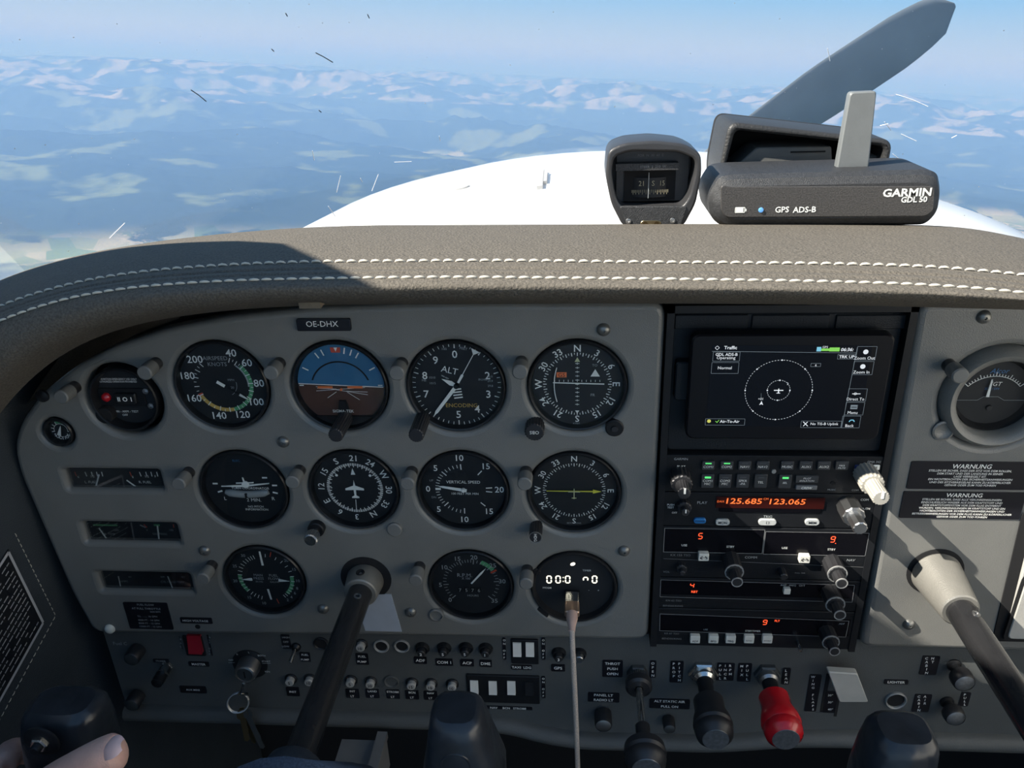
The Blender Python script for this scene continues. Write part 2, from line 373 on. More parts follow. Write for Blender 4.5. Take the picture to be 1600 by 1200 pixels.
# ------------------------------------------------------------------ glareshield
LINES = {   # y plane : measured lines of the roll, from the lip to the far crest
 'under': (0.535, [(0, 640), (60, 575), (130, 532), (200, 508), (300, 490), (400, 481), (500, 476), (1000, 474), (1300, 476), (1600, 484)]),
 'lip':   (0.500, [(0, 590), (60, 545), (130, 515), (200, 497), (300, 482), (400, 473), (500, 469), (1000, 466), (1300, 468), (1600, 474)]),
 'front': (0.490, [(0, 545), (60, 512), (130, 487), (200, 471), (300, 459), (450, 452), (700, 449), (1000, 450), (1300, 454), (1500, 460), (1600, 468)]),
 'st2':   (0.500, [(0, 500), (60, 478), (150, 455), (300, 441), (450, 436), (700, 433), (1000, 436), (1300, 440), (1500, 447), (1600, 458)]),
 'mid':   (0.518, [(0, 489), (80, 462), (150, 446), (300, 430), (450, 424), (700, 422), (1000, 425), (1300, 428), (1500, 434), (1600, 445)]),
 'st1':   (0.540, [(0, 478), (100, 445), (200, 427), (300, 418), (455, 410), (800, 408), (1000, 411), (1200, 412), (1400, 415), (1500, 420), (1600, 431)]),
 'top':   (0.600, [(0, 455), (100, 421), (200, 400), (300, 390), (455, 379), (800, 377), (1000, 378), (1200, 379), (1400, 381), (1500, 384), (1600, 399)]),
 'crest': (0.700, [(0, 438), (50, 418), (100, 403), (200, 383), (300, 370), (400, 360), (540, 352), (800, 351), (1000, 350), (1250, 350), (1500, 352), (1560, 361), (1600, 373)]),
}
def line3(key):
    y, P = LINES[key]; Q = [S(u, v, y) for u, v in P]
    xs = [q.x for q in Q]; zs = [q.z for q in Q]
    s0 = (zs[1]-zs[0])/(xs[1]-xs[0]); s1 = (zs[-1]-zs[-2])/(xs[-1]-xs[-2])
    xs = [xs[0]-0.25]+xs+[xs[-1]+0.06, xs[-1]+0.3]; zs = [zs[0]-0.25*s0*1.3]+zs+[zs[-1]+0.06*s1, zs[-1]+0.06*s1]
    # smooth the polyline
    g = np.linspace(xs[0], xs[-1], 400); z = np.interp(g, xs, zs); k = np.ones(25)/25
    zp = np.convolve(np.pad(z, 12, mode='edge'), k, 'valid')
    return y, g, zp
LN = {k: line3(k) for k in LINES}
def gz(key, x): y, g, z = LN[key]; return Vector((x, y, float(np.interp(x, g, z))))
def cr(p0, p1, p2, p3, t): return 0.5*((2*p1)+(p2-p0)*t+(2*p0-5*p1+4*p2-p3)*t*t+(3*p1-p0-3*p2+p3)*t**3)
XL, XR = -0.60, 0.70
def gprofile(x):
    k = [gz(n_, x) for n_ in ('under', 'lip', 'front', 'st2', 'mid', 'st1', 'top', 'crest')]
    zc_ = k[-1].z-CZ; k.append(Vector((x, 0.80, CZ+zc_*0.80/0.70-0.008))); k.append(Vector((x, 0.885, CZ+zc_*0.885/0.70-0.022)))
    out = []
    for i in range(len(k)-1):
        a, b_, c_, d_ = k[max(i-1, 0)], k[i], k[i+1], k[min(i+2, len(k)-1)]
        for s_ in range(6):
            out.append(cr(a, b_, c_, d_, s_/6))
    out.append(k[-1])
    # two stitched seams: shallow grooves between the stitch rows
    for idx in (22, 26): out[idx] = out[idx]+Vector((0, 0.0012, -0.0016))
    return out
gs = thing('glareshield', 'padded grey leather glareshield with twin rows of white stitching', 'glareshield', (0, 0.6, CZ-0.16))
off = Vector((0, 0.6, CZ-0.16))
g_ = MB(); G = []
for i in range(161):
    x = XL+(XR-XL)*i/160
    pr = gprofile(x); G.append([p-off for p in pr]+[Vector((x, 0.885, min(pr[0].z, pr[-1].z)-0.02))-off, Vector((x, 0.62, pr[0].z+0.012))-off])
g_.grid(G)
g_.build('leather_cover', M_SUEDE, gs, smooth=80)
for u, v, w_ in ((165, 503, 0.020), (487, 473, 0.015)):
    p = S(u, v, 0.512)-off; MB().box((0, 0, 0), (w_, 0.010, 0.005)).build('edge_tab', mat('brown_fabric', (0.16, 0.13, 0.09), 0.9, bump=0.5), gs, p, (0, -0.25 if u < 300 else 0, 0))
def stitch_row(key, step, ln):
    P = [gz(key, XL+0.03+(XR-XL-0.06)*i/600) for i in range(601)]
    d = [0]
    for a, b_ in zip(P, P[1:]): d.append(d[-1]+(b_-a).length)
    s_ = 0
    while s_ < d[-1]-ln:
        a = np.interp([s_, s_+ln], d, range(601)); A = P[int(a[0])].lerp(P[min(600, int(a[0])+1)], a[0] % 1); B = P[int(a[1])].lerp(P[min(600, int(a[1])+1)], a[1] % 1)
        yield A, B
        s_ += step
st = MB(); st.tube([(-0.5, 0, -0.05), (-0.35, 0, 0.1), (0, 0, 0.16), (0.35, 0, 0.1), (0.5, 0, -0.05)], [0.05, 0.11, 0.13, 0.11, 0.05], 6)
st_me = st.mesh('stitch', mat('white_thread', (0.62, 0.57, 0.47), 0.8), 60)
NST = 0
for key, nz in (('st1', Vector((0, -0.35, 0.94))), ('st2', Vector((0, -0.80, 0.6)))):
    for A, B in stitch_row(key, 0.0086, 0.0070):
        o = inst('stitch', st_me, gs, (A+B)/2+nz*0.0003-off)
        dx = (B-A).normalized(); dz = (nz-dx*nz.dot(dx)).normalized(); dy = dz.cross(dx)
        o.rotation_euler = Matrix((dx, dy, dz)).transposed().to_euler(); o.scale = (0.0070,)*3; NST += 1
# ------------------------------------------------------------------ instrument panel covers
def cover(name, outline, holes, y, depth, bev, m, parent, res=2):
    """plate with real holes: 2D curve, extruded and bevelled, turned into a mesh. Points are local x, y."""
    c = bpy.data.curves.new(name, 'CURVE'); c.dimensions = '2D'; c.fill_mode = 'BOTH'; c.extrude = depth/2-bev; c.bevel_depth = bev; c.bevel_resolution = res; c.offset = -bev
    for pts in [outline]+holes:
        s_ = c.splines.new('POLY'); s_.points.add(len(pts)-1); s_.use_cyclic_u = True
        for k, p in enumerate(pts): s_.points[k].co = (p[0], p[1], 0, 1)
    o = bpy.data.objects.new(name, c); me = bpy.data.meshes.new_from_object(o); bpy.data.objects.remove(o); bpy.data.curves.remove(c)
    me.materials.clear(); me.materials.append(m); me.name = name
    me.shade_smooth(); me.set_sharp_from_angle(angle=R(40))
    return inst(name, me, parent, (0, 0, -depth/2))
YP = 0.58
def rounded(pts, r, n=5):           # round the corners of a polygon
    out = []; m_ = len(pts)
    for i in range(m_):
        p = Vector(pts[i]); a = Vector(pts[i-1])-p; b_ = Vector(pts[(i+1) % m_])-p
        k = min(r, a.length*0.45, b_.length*0.45); A = p+a.normalized()*k; B = p+b_.normalized()*k
        for j in range(n+1):
            t_ = j/n; out.append(tuple((1-t_)**2*A+2*t_*(1-t_)*p+t_*t_*B))
    return out
pan = pthing('instrument_panel', 'grey moulded instrument panel cover holding the round flight gauges', 'instrument panel', 560, 740, YP)
P2 = lambda u, v: loc_of(pan, u, v)
outl = rounded([P2(*p) for p in [(1041, 474), (1013, 1001), (560, 994), (146, 990), (110, 925), (62, 815), (30, 742), (20, 700), (30, 662), (62, 617), (110, 578), (175, 543), (255, 516), (355, 496), (490, 482), (700, 474)]], 0.012)
GA = {  # gauge: px centre, radius
 'asi': (345, 605, .0400), 'adi': (530, 606, .0400), 'alt': (712, 606, .0400), 'vor': (902, 605, .0395),
 'tc': (380, 768, .0395), 'dg': (552, 768, .0395), 'vsi': (723, 770, .0395), 'cdi': (897, 772, .0395),
 'map': (412, 909, .0385), 'rpm': (735, 917, .0385), 'clk': (897, 920, .0385), 'elt': (192, 626, .0295), 'suc': (89, 677, .0135)}
def holepts(u, v, r, n=48): c_ = P2(u, v); return circ(r, n, 0, 2*PI, c_[0], c_[1])
holes = [holepts(u, v, r+(0.0005 if k not in ('elt',) else 0.004)) for k, (u, v, r) in GA.items()]
STRIPS = [((97, 735), (247, 735), (254, 765), (108, 766)), ((128, 818), (276, 819), (278, 848), (134, 849)), ((152, 896), (297, 897), (298, 924), (158, 925))]
for q4 in STRIPS:
    pq = [P2(*p) for p in q4]; x0, x1 = (pq[0][0]+pq[3][0])/2, (pq[1][0]+pq[2][0])/2; y0, y1 = (pq[2][1]+pq[3][1])/2, (pq[0][1]+pq[1][1])/2
    holes.append(rrect(x1-x0, y1-y0, 0.002, (x0+x1)/2, (y0+y1)/2))
MB().prism([(x*0.985, y*0.985) for x, y in outl], -0.040, -0.033).build('back_plate', M_VOID, pan, smooth=0)
# notches for the knobs that poke through beside the gauges
cover('panel_plate', outl, holes, YP, 0.020, 0.0050, M_PANEL, pan, 3)
rpan = pthing('copilot_instrument_panel', 'grey right-hand panel with warning placards and exhaust temperature gauge', 'instrument panel', 1560, 740, YP)
P3 = lambda u, v: loc_of(rpan, u, v)
a_ = P3(1437, 474); b_ = P3(1345, 1013)
xr = 0.66-rpan.location.x
egt_c = P3(1560, 622)
cover('panel_plate', rounded([(xr, a_[1]), (xr, b_[1]), (b_[0], b_[1]), (a_[0], a_[1])], 0.010), [circ(0.043, 56, 0, 2*PI, egt_c[0], egt_c[1])], YP, 0.020, 0.006, M_PANEL, rpan, 3)
# ------------------------------------------------------------------ gauges
PN = {}
class Face:
    """flat print and small fittings on a thing whose local z points at the pilot; places are measured points of the photograph"""
    def __init__(s, T, h=0.0): s.T = T; s.h = h; s.L = {}
    def mb(s, m, h): return s.L.setdefault((m.name, round(h, 6)), (m, MB()))[1]
    def l(s, u, v, h=0.0): return loc_of(s.T, u, v, s.h+h)
    def t(s, tx, u, v, cap, m=None, h=0.0004, **k):
        x, y = s.l(u, v); s.mb(m or M_WHITE, h).text(tx, x, y, cap*0.0005/0.70, s.h+h, **k)
    def r(s, u0, v0, u1, v1, m, h=0.0002):
        a = s.l(u0, v0); b_ = s.l(u1, v1); s.mb(m, h).poly([(a[0], b_[1]), (b_[0], b_[1]), (b_[0], a[1]), (a[0], a[1])], s.h+h)
    def ln(s, pts, w_, m=None, h=0.0004, closed=False): s.mb(m or M_WHITE, h).pline([s.l(*p) for p in pts], w_, s.h+h, closed)
    def fr(s, u0, v0, u1, v1, w_, m=None, h=0.0004):
        a = s.l(u0, v0); b_ = s.l(u1, v1); m = m or M_WHITE
        s.mb(m, h).pline([(a[0], a[1]), (b_[0], a[1]), (b_[0], b_[1]), (a[0], b_[1])], w_, s.h+h, True)
    def build(s, parent=None, names={}):
        for (nm, h), (m, k) in s.L.items():
            base = names.get(nm) or {'white_ink': 'lettering', 'worn_white_ink': 'faint_lettering', 'label_tape': 'label_plate'}.get(nm, nm)
            k.build(base, m, parent or s.T, smooth=0)['kind'] = 'stuff'
def pol(a, r): return (r*math.sin(R(a)), r*math.cos(R(a)))
class Gauge(Face):
    def __init__(s, name, label, key, bezel=None, cat='gauge', group='round panel gauges', sink=0.0):
        u, v, r = GA[key]; T = pthing(name, label, cat, u, v, YP, group); Face.__init__(s, T); s.r_ = r; s.R = r-0.0034; s.zd = -0.0060-sink; s.h = s.zd
        MB().lathe([(r, -0.030), (r, -0.0010), (r-0.0009, 0.0002), (r-0.0022, -0.0003), (r-0.0034, -0.0052), (r-0.0034, s.zd-0.001)], 56).build('bezel', bezel or M_SATIN, T)
        MB().poly(circ(r-0.0033, 56), s.zd).build('dial_face', M_DIAL, T, smooth=0)
    def tick(s, a, f0, f1, w_, m=None, h=0.0003): s.mb(m or M_WHITE, h).line(pol(a, f0*s.R), pol(a, f1*s.R), w_, s.zd+h)
    def ticks(s, A, f0, f1, w_, m=None, h=0.0003):
        for a in A: s.tick(a, f0, f1, w_, m, h)
    def num(s, tx, a, f, size, m=None, rot=False, bold=0.010, **k):
        x, y = pol(a, f*s.R); s.mb(m or M_WHITE, 0.0003).text(tx, x, y, size, s.zd+0.0003, rot=-R(a) if rot else 0.0, bold=bold, **k)
    def arc(s, a0, a1, f0, f1, m, h=0.0002, n=24):
        A = [a0+(a1-a0)*i/n for i in range(n+1)]; k = s.mb(m, h)
        for a, b_ in zip(A, A[1:]): k.poly([pol(a, f0*s.R), pol(b_, f0*s.R), pol(b_, f1*s.R), pol(a, f1*s.R)], s.zd+h)
    def tx(s, tx, x, y, size, m=None, **k): s.mb(m or M_WHITE, 0.0003).text(tx, x, y, size, s.zd+0.0003, **k)
    def shape(s, pts, m=None, h=0.0004): s.mb(m or M_WHITE, h).poly(pts, s.zd+h)
    def needle(s, a, f0, f1, w0, w1, m=None, z=0.0022, tip=0.0, name='needle'):
        c_, q_ = math.cos(R(a)), math.sin(R(a)); f = lambda x, y: (x*c_+y*q_, -x*q_+y*c_)
        P = [(-w0/2, f0*s.R), (w0/2, f0*s.R), (w1/2, (f1-tip)*s.R), (0, f1*s.R), (-w1/2, (f1-tip)*s.R)] if tip else [(-w0/2, f0*s.R), (w0/2, f0*s.R), (w1/2, f1*s.R), (-w1/2, f1*s.R)]
        k = MB(); k.prism([f(*p) for p in P][::-1], s.zd+z-0.0004, s.zd+z); return k.build(name, m or M_WHITE, s.T, smooth=0)
    def done(s, names={}, glass=True):
        s.build(names={'white_ink': 'dial_markings', 'worn_white_ink': 'faint_markings', 'green_ink': 'green_arc', 'yellow_ink': 'amber_arc', 'red_ink': 'red_mark', 'blue_ink': 'blue_lettering', **names})
        if glass: MB().poly(circ(s.r_-0.0026, 48), -0.0012).build('glass', M_GLASS, s.T, smooth=0)
def knurl(r, n=20, d=0.06): return [(r*(1-(d if i % 2 else 0))*math.cos(PI*i/n), r*(1-(d if i % 2 else 0))*math.sin(PI*i/n)) for i in range(2*n)]
def knob(parent, x, y, r, z0, z1, m, cap=None, n=16, ch=0.0008, name='knob', taper=0.0, depth=0.07):
    k = MB(); pts = [(x+a, y+b_) for a, b_ in knurl(r, n, depth)]; k.prism(pts, z0, z1, ch)
    o = k.build(name, m, parent, smooth=20)
    if cap: MB().lathe([(r*0.80, z1-0.0002), (r*0.78, z1+0.0004), (0, z1+0.0004)], 24, x, y).build('knob_cap', cap, o)
    return o
def post(parent, x, y, r, z0, z1, m, name='knob', n=20, r1=None, dome=0.0):
    r1 = r1 or r; k = MB(); k.lathe([(r, z0), (r1, z1-0.0008-dome), (r1*0.86, z1), (0, z1+dome)], n, x, y); return k.build(name, m, parent)
cen = lambda g, u, v, h=0.0: loc_of(g.T, u, v, h)
M_GREYK = mat('grey_knob_plastic', (0.17, 0.17, 0.16), 0.5, bump=0.2)
M_KNOB = mat('black_knob', (0.022, 0.022, 0.024), 0.42)
# airspeed
g = Gauge('airspeed_indicator', 'round airspeed indicator reading in knots, green and amber arcs', 'asi')
av = {40: 22, 60: 50, 80: 88, 100: 122, 120: 157, 140: 197, 160: 245, 180: 285, 200: 318}
sa = lambda x: float(np.interp(x, list(av), list(av.values())))
for k_, a in av.items(): g.num(str(k_), a, 0.83, 0.0092)
g.arc(46, 167, 0.60, 0.69, M_GREEN); g.arc(167, 243, 0.60, 0.69, M_YELLOW); g.arc(243, 249, 0.58, 0.70, M_RED); g.arc(38, 96, 0.565, 0.60, M_DIM)
g.ticks([sa(x) for x in range(40, 201, 10)], 0.58, 0.70, 0.0007); g.ticks([sa(x) for x in range(45, 200, 10)], 0.63, 0.69, 0.0005)
g.tx('AIRSPEED', -0.003, 0.0235, 0.0050, M_DIM); g.tx('KNOTS', -0.002, 0.0182, 0.0050, M_DIM)
g.tx('MPH', 0.007, 0.004, 0.0028, M_DIM); g.tx('20', 0.007, -0.003, 0.0030, M_DIM); g.arc(80, 150, 0.30, 0.31, M_DIM)
g.needle(124, 0.42, 0.66, 0.0022, 0.0016, tip=0.12); g.needle(304, -0.05, 0.15, 0.0026, 0.0026, name='needle_tail'); g.needle(124, 0.12, 0.44, 0.0011, 0.0011, M_DARK, name='needle_shaft')
g.done()
# artificial horizon
g = Gauge('attitude_indicator', 'round artificial horizon, blue over brown with orange wing bars', 'adi')
M_SKYD = mat('dial_sky_blue', (0.035, 0.16, 0.30), 0.5); M_EARTH = mat('dial_earth_brown', (0.085, 0.038, 0.025), 0.5); M_ORNG = mat('orange_bar', (0.85, 0.20, 0.06), 0.4)
Rr = g.R*0.985; tl = R(-2.6); hy = 0.001
def seg(a0, a1, f, n=30): return [(f*math.cos(a0+(a1-a0)*i/n), hy*0+f*math.sin(a0+(a1-a0)*i/n)) for i in range(n+1)]
g.shape(seg(tl, PI+tl, Rr), M_SKYD, 0.0004); g.shape(seg(PI+tl, 2*PI+tl, Rr), M_EARTH, 0.0004)
lo = -0.0275
def rot2(p, a=tl): return (p[0]*math.cos(a)-p[1]*math.sin(a), p[0]*math.sin(a)+p[1]*math.cos(a))
W = g.mb(M_WHITE, 0.0012)
W.line(rot2((-Rr*0.98, 0)), rot2((Rr*0.98, 0)), 0.0008, g.zd+0.0012)
k = g.mb(M_DARK, 0.0008)
for i in range(28):
    a = R(20)+R(140)*i/28; b2 = R(20)+R(140)*(i+1)/28
    k.poly([(0.0255*math.cos(q_), -0.004+0.0255*math.sin(q_)) for q_ in (a, b2)]+[(0.0242*math.cos(q_), -0.004+0.0242*math.sin(q_)) for q_ in (b2, a)], g.zd+0.0008)
for x, y_, x2, y2 in ((-0.020, -0.0035, -0.004, -0.0035), (0.004, -0.0050, 0.022, -0.0050), (-0.021, -0.002, 0.022, -0.0075), (-0.021, -0.006, 0.020, -0.001), (-0.012, -0.0120, -0.004, -0.006), (0.015, -0.0125, 0.005, -0.006)):
    W.line(rot2((x, y_)), rot2((x2, y2)), 0.0004, g.zd+0.0012)
for s_ in (-1, 1): g.tx('20', s_*0.0125, -0.0062, 0.0030, M_DIM)
g.ticks([-62, -32, -22, 12, 22, 32, 62], 0.78, 0.93, 0.0011, h=0.0012); g.ticks([-90, 90], 0.85, 0.95, 0.0009, h=0.0012)
g.shape([(-0.005, 0.0335), (0.0035, 0.0335), (0.003, 0.0290), (-0.0045, 0.0290)], M_RED, 0.0010); g.shape([(-0.002, 0.0335), (0.001, 0.0335), (-0.0005, 0.030)], M_WHITE, 0.0013)
for s_ in (-1, 1): MB().box((s_*0.0125-0.0005, -0.0012, g.zd+0.0022), (0.0125, 0.0019, 0.0006)).build('wing_bar', M_ORNG, g.T, smooth=0)
MB().lathe([(0.0010, g.zd+0.001), (0.0010, g.zd+0.0026), (0, g.zd+0.003)], 12, 0, -0.0035).build('centre_dot', M_ORNG, g.T)
k = MB(); q_ = [(Rr*1.01*math.cos(a), Rr*1.01*math.sin(a)) for a in [math.asin(lo/Rr)-((PI+2*math.asin(lo/Rr))*i/24) for i in range(25)]]
k.prism(q_[::-1], g.zd+0.0006, g.zd+0.0028); k.prism([(-0.0060, lo-0.001), (0.0060, lo-0.001), (0.0028, -0.0135), (-0.0028, -0.0135)], g.zd+0.0006, g.zd+0.0026); k.build('lower_mask', M_SATIN, g.T, smooth=0)
g.mb(M_WHITE, 0.0034).text('SIGMA-TEK', 0.000, -0.0225, 0.0036, g.zd+0.0034, bold=0.01)
x, y = cen(g, 539, 655); knob(g.T, x, y, 0.0062, -0.002, 0.029, M_KNOB, n=18)
g.done()
# altimeter
g = Gauge('altimeter', 'round encoding altimeter with long white hand pointing between five and six', 'alt')
for i in range(10):
    if i not in (1, 6): g.num(str(i), i*36, 0.735, 0.0092)
g.ticks([i*36 for i in range(10)], 0.88, 0.99, 0.0009); g.ticks([i*7.2 for i in range(50)], 0.92, 0.99, 0.0005)
g.tx('ALT', -0.0050, 0.0130, 0.0078, rot=R(-14)); g.tx('1000 FEET', -0.009, 0.0068, 0.0016, rot=R(-30)); g.tx('ENCODING', 0.003, -0.0185, 0.0050, M_YELLOW)
g.tx('100', -0.008, 0.0315, 0.003, M_DIM); g.tx('FEET', 0.0075, 0.0318, 0.003, M_DIM, rot=R(-12))
for i, s_ in enumerate(('1010', '1015')): g.tx(s_, -0.0195, 0.0065-0.005*i, 0.0028, M_DIM)
g.tx('MB', -0.0265, 0.004, 0.0028, M_DIM); g.tx('IN.HG', 0.0215, 0.0048, 0.0026, M_DIM); g.tx('30.0', 0.0275, 0.0075, 0.0026, M_DIM); g.tx('29.9', 0.0275, 0.0035, 0.0026, M_DIM); g.tx('29.8', 0.0275, -0.0008, 0.0026, M_DIM)
for i in range(4): g.mb(M_WHITE, 0.0003).line((-0.0045+0.0006*i, -0.0045-0.0025*i), (0.0035+0.0003*i, -0.0035-0.0025*i), 0.0011, g.zd+0.0003)
g.needle(217, -0.02, 0.90, 0.0030, 0.0026, tip=0.10, z=0.0030, name='hundreds_hand'); g.needle(298, 0.02, 0.36, 0.0024, 0.0042, tip=0.22, z=0.0024, name='thousands_hand')
g.needle(29, 0.10, 0.34, 0.0018, 0.0022, tip=0.03, z=0.0036); g.needle(29, 0.34, 0.90, 0.0006, 0.0006, z=0.0036, name='thin_hand')
c3_ = [pol(29, 0.86*g.R), pol(23, 0.99*g.R), pol(35, 0.99*g.R)]; MB().prism(c3_[::-1], g.zd+0.0032, g.zd+0.0036).build('hand_tip', M_WHITE, g.T, smooth=0)
post(g.T, 0, 0, 0.0022, g.zd, g.zd+0.0045, M_DARK, 'hub')
x, y = cen(g, 660, 655); knob(g.T, x, y, 0.0063, -0.002, 0.029, M_KNOB, n=18)
g.done()
def rose(g, rot, f_num, size, f0, f1, names='N 3 6 E 12 15 S 21 24 W 30 33'.split(), **k):
    for i, s_ in enumerate(names): g.num(s_, i*30+rot, f_num, size*(1.05 if s_ in 'NESW' else 1), rot=True, **k)
    g.ticks([i*10+rot for i in range(36)], f0, f1, 0.0007); g.ticks([i*10+5+rot for i in range(36)], f0+(f1-f0)*0.4, f1, 0.0005)
# VOR with glideslope
g = Gauge('course_indicator', 'upper round course indicator with white crossed needles and compass rose', 'vor', M_SATIN)
rose(g, 0, 0.86, 0.0078, 0.68, 0.76, bold=0.012)
g.mb(M_WHITE, 0.0003); g.ticks([], 0, 0, 0)
for i in range(-5, 6):
    g.mb(M_WHITE, 0.0003).line((-0.0016, i*0.0036), (0.0016, i*0.0036), 0.0005, g.zd+0.0003); g.mb(M_WHITE, 0.0003).line((0, i*0.0036-0.0009), (0, i*0.0036+0.0009), 0.0004, g.zd+0.0003)
    g.mb(M_WHITE, 0.0003).line((i*0.0036, 0.002), (i*0.0036, 0.0038), 0.0004, g.zd+0.0003)
M_PYEL = mat('pale_yellow_ink', (0.60, 0.62, 0.35), 0.6)
g.shape([(-0.0022, 0.0195), (0.0022, 0.0195), (0, 0.0235)], M_PYEL); g.shape([(-0.0018, -0.0235), (0, -0.0262), (0.0018, -0.0235)], M_WHITE)
g.shape([(-0.0165, 0.006), (-0.0085, 0.006), (-0.0085, 0.0105), (-0.0165, 0.0105)], M_ORNG); g.mb(M_DARK, 0.0006).text('GS', -0.0125, 0.00825, 0.0048, g.zd+0.0006)
g.tx('TO', 0.0138, 0.0165, 0.0030, M_DIM); g.tx('FR', 0.0125, -0.0095, 0.0034, M_DIM); g.shape([(0.0105, 0.0068), (0.0180, 0.0068), (0.0142, 0.0132)])
g.tx('KING', -0.0005, -0.0355, 0.0024, M_DIM)
MB().prism([(-0.0195, 0.0016), (0.0215, 0.0004), (0.0215, 0.0013), (-0.0195, 0.0024)], g.zd+0.0016, g.zd+0.002).build('glideslope_needle', M_WHITE, g.T, smooth=0)
k = MB(); k.tube([(-0.0185+0.0022*(abs(t_/6.0)**2), 0.015*t_/6.0+0.0, g.zd+0.0018) for t_ in range(-6, 7)], 0.0004, 6); k.build('localiser_needle', M_WHITE, g.T)
x, y = cen(g, 836, 665); o = knob(g.T, x, y, 0.0080, -0.002, 0.012, M_KNOB, n=20); xo = MB(); xo.text('OBS', x, y, 0.0042, 0.0123, rot=PI); xo.build('knob_lettering', M_WHITE, o, smooth=0)
x, y = cen(g, 960, 668); post(g.T, x, y, 0.0075, -0.004, 0.002, M_DARK, 'sensor_boss'); post(g.T, x, y, 0.0028, 0.0022, 0.0035, M_KNOB, 'set_screw')
g.done({'pale_yellow_ink': 'course_index', 'orange_bar': 'warning_flag', 'black_plastic': 'flag_lettering'})
# turn coordinator
g = Gauge('turn_coordinator', 'round turn coordinator with white aeroplane and slip ball tube', 'tc')
pl = MB(); z = g.zd+0.0013; oy = 0.0047; sh_ = Matrix.Translation((0, oy, 0))
pl.prism([(-0.0215, -0.0022), (0, -0.0010), (0.0225, 0.0012), (0.0225, 0.0004), (0, -0.0030), (-0.0215, -0.0030)][::-1], z-0.0008, z)
pl.prism([(-0.0075, 0.0012), (0.0085, 0.0020), (0.0085, 0.0010), (-0.0075, 0.0002)][::-1], z-0.0008, z); pl.prism([(-0.0012, 0.0065), (-0.0002, 0.0065), (0.0012, 0), (-0.0006, 0)][::-1], z-0.0008, z)
pl.lathe([(0.0034, z-0.0008), (0.0032, z+0.0004), (0, z+0.0008)], 18, 0.0008, -0.0006); pl.build('aeroplane_symbol', M_WHITE, g.T, (0, oy, 0), smooth=0)
for x, y_, a in ((-0.0270, -0.0004, 0), (0.0268, -0.0016, 0), (-0.0240, -0.0085, 18), (0.0262, -0.0092, -14), (0.0190, 0.0062, 0)):
    c_, q_ = math.cos(R(a)), math.sin(R(a)); g.shape([(x+dx*c_-dy*q_, y_+oy+dx*q_+dy*c_) for dx, dy in ((-0.0023, -0.0008), (0.0023, -0.0008), (0.0023, 0.0008), (-0.0023, 0.0008))])
tb = MB(); tb.tube([(x_, -0.0092+0.0000012*0+0.0022*(x_/0.019)**2-0.001, g.zd+0.0002) for x_ in np.linspace(-0.019, 0.0205, 11)], [0.0022]+[0.0036]*9+[0.0022], 12); tb.build('ball_tube', mat('milky_tube', (0.30, 0.32, 0.32), 0.25, coat=0.5), g.T, (0, oy-0.0008, 0))
MB().lathe([(0, -0.0034), (0.0024, -0.0024), (0.0034, 0), (0.0024, 0.0024), (0, 0.0034)], 16, 0.0005, -0.0102+oy-0.0008, Matrix.Translation((0, 0, g.zd+0.0008))).build('slip_ball', M_DARK, g.T)
g.tx('TURN COORDINATOR', 0.0042, -0.0001, 0.0033); g.tx('L', -0.0205, -0.0110, 0.0050); g.tx('R', 0.0235, -0.0106, 0.0050); g.tx('2 MIN.', 0.0055, -0.0123, 0.0048)
g.tx('NO PITCH', 0.0060, -0.0193, 0.0031); g.tx('INFORMATION', 0.0065, -0.0223, 0.0031); g.tx('ELEC.', -0.0035, 0.0278, 0.0030, M_BLUEINK)
g.done()
# directional gyro
g = Gauge('heading_indicator', 'round heading indicator with white aeroplane on a turned compass card', 'dg')
rose(g, -207, 0.83, 0.0080, 0.58, 0.69); g.ticks([i*5+1 for i in range(72)], 0.62, 0.69, 0.0005)
z = g.zd+0.0016; pl = MB()
pl.prism([(0.0000, 0.0085), (0.0009, 0.0030), (0.0082, 0.0002), (0.0082, -0.0016), (0.0010, -0.0012), (0.0008, -0.0070), (0.0032, -0.0083), (0.0032, -0.0095), (-0.0032, -0.0095), (-0.0032, -0.0083), (-0.0008, -0.0070), (-0.0010, -0.0012), (-0.0082, -0.0016), (-0.0082, 0.0002), (-0.0009, 0.0030)][::-1], z-0.0004, z); pl.build('aeroplane_symbol', M_WHITE, g.T, smooth=0)
g.shape([(-0.0020, 0.0135), (0.0020, 0.0135), (-0.0001, 0.0200)]); g.ticks([183], 0.33, 0.60, 0.0006)
for s_ in (-1, 1): g.shape(circ(0.0013, 12, 0, 2*PI, s_*0.0148, 0.0128)); g.ticks([s_*90], 0.56, 0.60, 0.0008)
x, y = cen(g, 496, 823); post(g.T, x, y, 0.0075, -0.003, 0.006, M_DARK, 'knob_boss'); post(g.T, x, y, 0.0030, 0.004, 0.012, M_CHROME, 'knob_shaft'); knob(g.T, x, y, 0.0062, 0.012, 0.021, M_STEEL, M_CHROME, n=22, depth=0.1)
x, y = cen(g, 617, 826); post(g.T, x, y, 0.0068, -0.003, 0.003, M_GREYK, 'caging_boss')
g.done()
